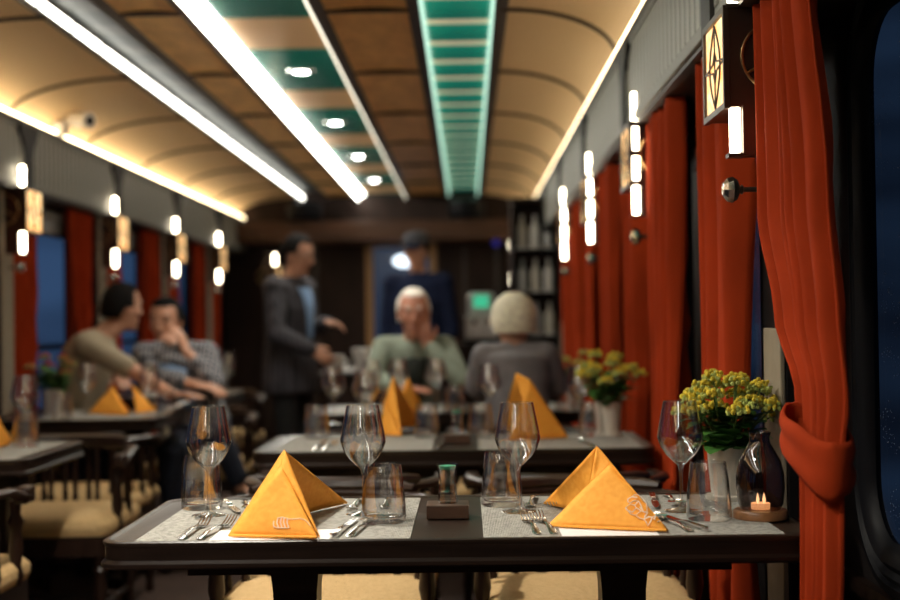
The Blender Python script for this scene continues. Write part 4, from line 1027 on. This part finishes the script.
def person(label, J, skin, cloth, hairm, hstyle, seed):
    """J: dict of joints in world space"""
    P0 = J['pelvis']; base = V(P0.x, P0.y, 0)
    t = empty('person', base, label=label, cat='person')
    L = {k: (v - base if k not in ('f', 'hf', 'hu', 'hdR', 'hdL', 'hnR', 'hnL') else v) for k, v in J.items() if isinstance(v, Vector)}
    f = L['f'].normalized(); pel, ch, nk, H = L['pelvis'], L['chest'], L['neck'], L['head']
    up = (ch - pel).normalized(); r = f.cross(up).normalized(); f2 = up.cross(r)
    SR, SL = L['shR'], L['shL']; rs = (SR - SL).normalized()
    W = J.get('w', 1.0)
    def torso(b, g):
        rg = [ring(pel - up*.07, r, f2, .10*W+g, .085*W+g), ring(pel, r, f2, .165*W+g, .115*W+g), ring(pel.lerp(ch, .33), r, f2, .155*W+g, .11*W+g), ring(pel.lerp(ch, .62), rs, f2, .16*W+g, .118*W+g), ring(ch, rs, f2, .178*W+g, .122*W+g),
              ring(ch.lerp(nk, .55), rs, f2, .165*W+g, .10*W+g), ring(ch.lerp(nk, .85), rs, f2, .10*W+g, .075*W+g), ring(nk, rs, f2, .058+g*.6, .058+g*.6)]
        b.rings(rg)
        for s in (SR, SL): b.cap(ch.lerp(nk, .55) + (s - ch.lerp(nk, .55))*.3, s, .062*W+g, .056*W+g)
    def arm(b, sd, g, to=2.0, r0=.05, r1=.040, r2=.030):
        S_, E, Wr = L['sh'+sd], L['el'+sd], L['wr'+sd]
        if to >= 1:
            b.cap(S_, E, r0+g, r1+g)
            if to > 1: b.cap(E, E.lerp(Wr, to-1), r1+g, lerp(r1, r2-.002, to-1)+g)
        else: b.cap(S_, S_.lerp(E, to), r0+g, lerp(r0, r1, to)+g)
    def leg(b, sd, g, to=2.0):
        h, k_, a = L['hip'+sd], L['kn'+sd], L['an'+sd]
        b.cap(h, k_, .082*W+g, .056+g)
        if to > 1: b.cap(k_, k_.lerp(a, to-1), .055+g, lerp(.055, .036, to-1)+g)
    b = MB(); torso(b, -.004); b.cap(nk - up*.03, H - (L['hu'].normalized())*.07, .056, .052); A, hr, hfw, hu = head(b, H, L['hf'], L['hu'])
    for sd, th in (('R', 1), ('L', -1)):
        arm(b, sd, -.002); hand(b, L['wr'+sd], L['hd'+sd], L['hn'+sd], J.get('curl'+sd, .7), 1.0, th); leg(b, sd, -.004)
        an = L['an'+sd]; to = L.get('toe'+sd, an + f*.16 - V(0,0,.05)); b.cap(an, to, .034, .026)
    body = baked('body', b, skin, t, .0065, 2)
    for s in (-1, 1):
        MB().ball(A(s*.031, .0765, .012), .0118, 12, 8).build('eye', M['eye'], t); MB().ball(A(s*.031, .0852, .0115), .0050, 10, 6).build('pupil', M['pupil'], t)
        lid = MB().ball(A(s*.031, .0765, .0195), .0135, 12, 8, (1.15, 1.0, .72)); lid.ball(A(s*.031, .0755, .0035), .0125, 12, 8, (1.15, 1.0, .55)); lid.build('eyelids', skin, t)
        MB().tube([A(s*.014, .094, .034), A(s*.032, .093, .040), A(s*.050, .080, .034)], .004, 6).build('eyebrow', hairm, t)
    MB().tube([A(-.024, .088, -.064), A(-.008, .0955, -.062), A(.008, .0955, -.062), A(.024, .088, -.064)], [.002, .005, .005, .002], 8).build('lips', M['lip'], t)
    if hstyle: hair_cap(A, hstyle, seed).build('hair', hairm, t)
    for name, mat, kind, to in cloth:
        b = MB()
        if kind == 'top':
            torso(b, .012)
            for sd in 'RL': arm(b, sd, .013, to)
            baked(name, b, mat, t, .009, 4)
        elif kind == 'coat':
            torso(b, .022)
            for sd in 'RL': arm(b, sd, .019, to)
            b.rings([ring(pel.lerp(ch, .45), r, f2, .185*W, .145*W), ring(pel, r, f2, .205*W, .16*W), ring(pel - up*J.get('hem', .22), r, f2, .215*W, .165*W)])
            baked(name, b, mat, t, .010, 4)
        elif kind == 'legs':
            b.rings([ring(pel - up*.09, r, f2, .13*W, .10*W), ring(pel, r, f2, .178*W, .128*W), ring(pel + up*.06, r, f2, .172*W, .124*W)])
            for sd in 'RL': leg(b, sd, .012, to)
            baked(name, b, mat, t, .010, 4)
        elif kind == 'front':    # open shirt front / collar strip
            g0 = .150*W
            b.grid(lambda u, v: pel.lerp(nk, .25 + .62*v) + r*(u-.5)*(.05 + .09*v) + f2*(.150*W + .004 - (.040*((v-.55)/.45)**2 if v > .55 else 0) - .02*abs(u-.5)), 4, 8)
            o = b.build(name, mat, t); o.modifiers.new('thick', 'SOLIDIFY').thickness = .006
    for sd in 'RL':
        an = L['an'+sd]; to = L.get('toe'+sd, an + f*.16 - V(0,0,.05)); b = MB(); d = (to-an); fl = V(d.x, d.y, 0)
        b.cap(an - V(0,0,.02), to, .046, .036); b.cap(an - V(0,0,.045) - fl*.2, to - V(0,0,.008), .030, .032)
        baked('shoe', b, M['shoe'], t, .008, 2)
    return t, A
def seated(c, f, lean=.06, seat=.50, hz=1.31, w=1.0, hf=None, head_off=V(0,0,0), knee=.44, sh=.19, up_=.62):
    f = Vector(f).normalized(); r = f.cross(V(0,0,1)); c = V(c[0], c[1], 0)
    J = {'f': f, 'w': w, 'hu': V(0,0,1) + f*.08}
    J['pelvis'] = c + V(0,0,seat+.13); hd = hz - .12
    J['chest'] = c + f*lean*.75 + V(0,0, seat+.13 + (hd-seat-.13)*up_); J['neck'] = c + f*lean*1.1 + V(0,0, hd-.13); J['head'] = c + f*(lean*1.3+.03) + V(0,0,hd) + head_off
    J['hf'] = hf or f
    for s, k in ((1, 'R'), (-1, 'L')):
        J['sh'+k] = J['chest'].lerp(J['neck'], .50) + r*s*sh*w; J['hip'+k] = c + r*s*.09 + f*.03 + V(0,0,seat+.10)
        J['kn'+k] = c + f*knee + r*s*.11 + V(0,0,seat+.065); J['an'+k] = c + f*(knee-.02) + r*s*.11 + V(0,0,.09); J['toe'+k] = J['an'+k] + f*.15 - V(0,0,.05)
        J['el'+k] = J['sh'+k] - V(0,0,.27) + f*.05 + r*s*.05; J['wr'+k] = J['el'+k] + f*.22 + V(0,0,.02) - r*s*.08
        J['hd'+k] = f*1.0 - r*s*.3; J['hn'+k] = V(0,0,-1.0)
    return J, r
# old man facing us
J, r = seated((-.28, 6.77), (0.05, -1, 0), .08, hz=1.325, w=.82, hf=V(.05, -1, -.12))
f = J['f']
J['elL'] = V(-.03, 6.52, .86); J['wrL'] = V(-.20, 6.58, 1.04); J['hdL'] = V(-.25, -.05, 1); J['hnL'] = V(0, 1, .3); J['curlL'] = .9
J['elR'] = V(-.48, 6.58, .88); J['knR'] = V(-.45, 6.35, .555); J['anR'] = V(-.47, 6.39, .09); J['toeR'] = V(-.48, 6.24, .045); J['knL'] = V(-.17, 6.37, .555); J['anL'] = V(-.16, 6.42, .09); J['toeL'] = V(-.16, 6.27, .045)
J['curlR'] = .2; J['wrR'] = V(-.34, 6.40, .835); J['hdR'] = V(1, -.25, -.05); J['hnR'] = V(0, .1, -1)
person('old white haired man in an open grey-green shirt facing the camera, hand at chin', J, M['skinr'], [('shirt', M['greenshirt'], 'top', 1.9), ('undershirt', M['darkshirt'], 'front', 0), ('trousers', M['denim'], 'legs', 1.95)], M['hairwhite'], 'bald', 1)
# white haired man from behind
J, r = seated((.21, 5.50), (-.08, 1, 0), .08, hz=1.275, w=.78, sh=.165, up_=.70, hf=V(-.25, 1, -.05))
J['knR'] = V(.37, 5.93, .555); J['anR'] = V(.385, 5.91, .09); J['toeR'] = V(.39, 6.06, .045); J['knL'] = V(.08, 5.92, .555); J['anL'] = V(.08, 5.90, .09); J['toeL'] = V(.07, 6.05, .045)
J['elR'] = V(.385, 5.64, .88); J['wrR'] = V(.35, 5.86, .835); J['elL'] = V(.035, 5.64, .88); J['wrL'] = V(.06, 5.86, .835); J['curlR'] = J['curlL'] = .2
J['hdR'] = V(-.3, 1, -.05); J['hdL'] = V(.3, 1, -.05)
person('white haired man in a grey jacket seen from behind at the table', J, M['skin'], [('jacket', M['greyjacket'], 'top', 1.95), ('trousers', M['denim'], 'legs', 1.95)], M['hairblond'], 'full', 2)
# man in khaki
J, r = seated((-2.03, 6.56), (.93, .05, 0), .15, hz=1.375, w=1.0, hf=V(.70, .70, -.05), head_off=V(.04, .05, 0))
J['elR'] = V(-1.60, 6.33, .92); J['curlR'] = .2; J['wrR'] = V(-1.42, 6.21, .83); J['hdR'] = V(.9, -.15, -.03); J['hnR'] = V(0, 0, -1)
J['elL'] = V(-1.84, 6.78, .90); J['wrL'] = V(-1.76, 6.56, .90); J['hdL'] = V(.4, -.9, -.1); J['hnL'] = V(0, 0, -1)
J['hipR'] = V(-2.02, 6.50, .58); J['knR'] = V(-1.86, 6.14, .53); J['anR'] = V(-1.82, 6.16, .09); J['toeR'] = V(-1.80, 6.02, .045)
J['hipL'] = V(-1.94, 6.60, .58); J['knL'] = V(-1.76, 6.18, .53); J['anL'] = V(-1.72, 6.22, .09); J['toeL'] = V(-1.72, 6.08, .045)
person('dark haired man in a khaki T-shirt at the left window table, back half turned', J, M['skin'], [('t_shirt', M['tee'], 'top', .75), ('trousers', M['denim'], 'legs', 1.9)], M['hairdark'], 'short', 3)
# companion
J, r = seated((-1.35, 6.60), (.10, -1, 0), .0, hz=1.31, w=.84, hf=V(-.15, -1, -.12), head_off=V(-.21, .13, -.01))
for q_, a_ in (('chest', -.10), ('neck', -.18), ('shR', -.14), ('shL', -.14)): J[q_] = J[q_] + V(a_, 0, 0)
J['elL'] = V(-1.26, 6.48, .86); J['wrL'] = V(-1.42, 6.53, 1.03); J['hdL'] = V(-.35, .05, 1); J['hnL'] = V(-.8, .3, 0); J['curlL'] = .9
J['elR'] = V(-1.55, 6.52, .90); J['wrR'] = V(-1.34, 6.42, .86); J['hdR'] = V(.8, -.3, -.1); J['hnR'] = V(0, .3, -1)
J['hipR'] = V(-1.44, 6.60, .585); J['knR'] = V(-1.42, 6.18, .555); J['anR'] = V(-1.42, 6.22, .09); J['toeR'] = V(-1.42, 6.07, .045)
J['hipL'] = V(-1.28, 6.60, .60); J['knL'] = V(-1.20, 6.20, .635); J['anL'] = V(-1.08, 6.22, .36); J['toeL'] = V(-.96, 6.14, .28)
person('companion with dark hair resting a hand by the face, legs crossed towards the aisle', J, M['skin'], [('top', M['pattern'], 'top', 1.6), ('shirt_front', M['blueshirt'], 'front', 0), ('trousers', M['denim'], 'legs', 1.75)], M['hairdark'], 'short', 4)
# standing man in plaid blazer
def standing(c, f, h=1.70, w=1.0):
    f = Vector(f).normalized(); r = f.cross(V(0,0,1)); c = V(c[0], c[1], 0); k = h/1.75
    J = {'f': f, 'w': w, 'hu': V(0,0,1) + f*.12, 'hf': f, 'pelvis': c + V(0,0,.96*k), 'chest': c + V(0,0,1.28*k) + f*.0, 'neck': c + V(0,0,1.49*k) - f*.005, 'head': c + V(0,0,(1.75-.12)*k) + f*.03}
    for s, q in ((1, 'R'), (-1, 'L')):
        J['sh'+q] = c + r*s*.185*w + V(0,0,1.415*k); J['hip'+q] = c + r*s*.09 + V(0,0,.92*k); J['kn'+q] = c + r*s*.10 + f*.02 + V(0,0,.50*k); J['an'+q] = c + r*s*.10 - f*.02 + V(0,0,.09); J['toe'+q] = J['an'+q] + f*.16 - V(0,0,.05)
        J['el'+q] = J['sh'+q] - V(0,0,.30) + r*s*.05 - f*.02; J['wr'+q] = J['el'+q] - V(0,0,.24) + f*.06; J['hd'+q] = V(0,0,-1) + f*.15; J['hn'+q] = -r*s
    return J, r
J, r = standing((-1.09, 8.0), (.92, -.38, 0), 1.70, 1.0)
J['hf'] = V(.95, -.25, -.28); J['head'] += V(.02, 0, 0)
J['elR'] = V(-1.14, 7.72, 1.10); J['wrR'] = V(-.92, 7.72, 1.00); J['hdR'] = V(.75, .1, -.5); J['hnR'] = V(0, 1, -.2); J['curlR'] = .8
J['elL'] = V(-.98, 8.17, 1.12); J['wrL'] = V(-.86, 7.96, 1.16); J['hdL'] = V(.7, -.4, -.1); J['hnL'] = V(0, -.5, -1); J['hem'] = .20
t, A = person('standing man in a dark plaid blazer and pale blue shirt in the aisle', J, M['skin'], [('blazer', M['plaid'], 'coat', 1.92), ('shirt_front', M['blueshirt'], 'front', 0), ('trousers', M['blacktr'], 'legs', 1.97)], M['hairdark'], 'short', 5)
g = MB()
for s in (-1, 1): g.tube([A(s*.033 + .023*math.cos(2*PI*i/16), .102, .012 + .017*math.sin(2*PI*i/16)) for i in range(17)], .0016, 6)
g.tube([A(-.010, .104, .014), A(.010, .104, .014)], .0016, 6)
for s in (-1, 1): g.tube([A(s*.056, .100, .014), A(s*.078, .05, .014), A(s*.082, 0, .012)], .0016, 6)
g.build('glasses', M['black'], t)
# capped man behind the sideboard
J, r = standing((-.335, 8.95), (-.25, -1, 0), 1.76, .97)
J['hf'] = V(-.45, -1, -.18)
t, A = person('man in a dark cap and navy shirt standing behind the sideboard', J, M['skin'], [('shirt', M['navy'], 'coat', 1.2), ('trousers', M['blacktr'], 'legs', 1.97)], M['hairdark'], 'short', 6)
c = MB(); n = 24; rg = []
for z, k in ((.055, 1.10), (.085, 1.13), (.115, 1.06), (.132, .80), (.140, .35), (.141, .02)): rg.append([A(.078*k*math.cos(2*PI*j/n), -.002+.097*k*math.sin(2*PI*j/n), z) for j in range(n)])
c.rings(rg); c.build('cap', pmat('charcoal_cap_cotton', (.045, .045, .055), .9, var=.2), t)
MB().grid(lambda u, v: A((u-.5)*.15*(1-.25*v*v), .095 + .07*v - .10*(u-.5)**2*4*.6, .060 - .018*v - .012*(u-.5)**2*4), 8, 4).build('cap_visor', M['navy'], t)

# ------------------------------------------------------------------ lights & world
def area(name, loc, rot, sx_, sy_, e, col):
    ld = bpy.data.lights.new(name, 'AREA'); ld.shape = 'RECTANGLE'; ld.size = sx_; ld.size_y = sy_; ld.energy = e; ld.color = col
    o = bpy.data.objects.new(name, ld); COL.objects.link(o); o.location = loc; o.rotation_euler = rot; return o
for y in (3.04 - 2*P, 3.04 - P, 3.04, ):
    ld = bpy.data.lights.new('downlight_beam', 'SPOT'); ld.energy = 125; ld.spot_size = math.radians(130); ld.spot_blend = 0.8; ld.shadow_soft_size = .05; ld.color = (1, .93, .80)
    lo = bpy.data.objects.new('downlight_beam', ld); COL.objects.link(lo); lo.location = (XC, y, 2.40)
w = bpy.data.worlds.new('night'); scene.world = w; w.use_nodes = True; nt = w.node_tree; L = nt.links.new
bg = nt.nodes['Background']; tc = N(nt, 'ShaderNodeTexCoord'); mp = N(nt, 'ShaderNodeMapping'); mp.inputs['Scale'].default_value = (1.2, 1.2, 7)
no = N(nt, 'ShaderNodeTexNoise', Scale=2.2, Detail=3.0); L(tc.outputs['Generated'], mp.inputs['Vector']); L(mp.outputs['Vector'], no.inputs['Vector'])
cr = N(nt, 'ShaderNodeValToRGB'); cr.color_ramp.elements[0].position = .38; cr.color_ramp.elements[1].position = .68
cr.color_ramp.elements[0].color = (.020, .034, .070, 1); cr.color_ramp.elements[1].color = (.065, .13, .26, 1)
L(no.outputs['Fac'], cr.inputs['Fac']); L(cr.outputs['Color'], bg.inputs['Color'])
sp = N(nt, 'ShaderNodeSeparateXYZ'); L(tc.outputs['Generated'], sp.inputs[0])
mr = N(nt, 'ShaderNodeMapRange'); mr.inputs['From Min'].default_value = .3; mr.inputs['From Max'].default_value = -.3; mr.inputs['To Min'].default_value = .14; mr.inputs['To Max'].default_value = .50
L(sp.outputs['X'], mr.inputs['Value']); L(mr.outputs['Result'], bg.inputs['Strength'])

scene.view_settings.view_transform = 'Standard'
scene.view_settings.look = 'None'
scene.view_settings.exposure = 0.42
cy = scene.cycles
cy.max_bounces = 10; cy.transparent_max_bounces = 24; cy.transmission_bounces = 8; cy.glossy_bounces = 4; cy.diffuse_bounces = 4
cy.sample_clamp_indirect = 4.0; cy.blur_glossy = 0.5
cy.use_denoising = True
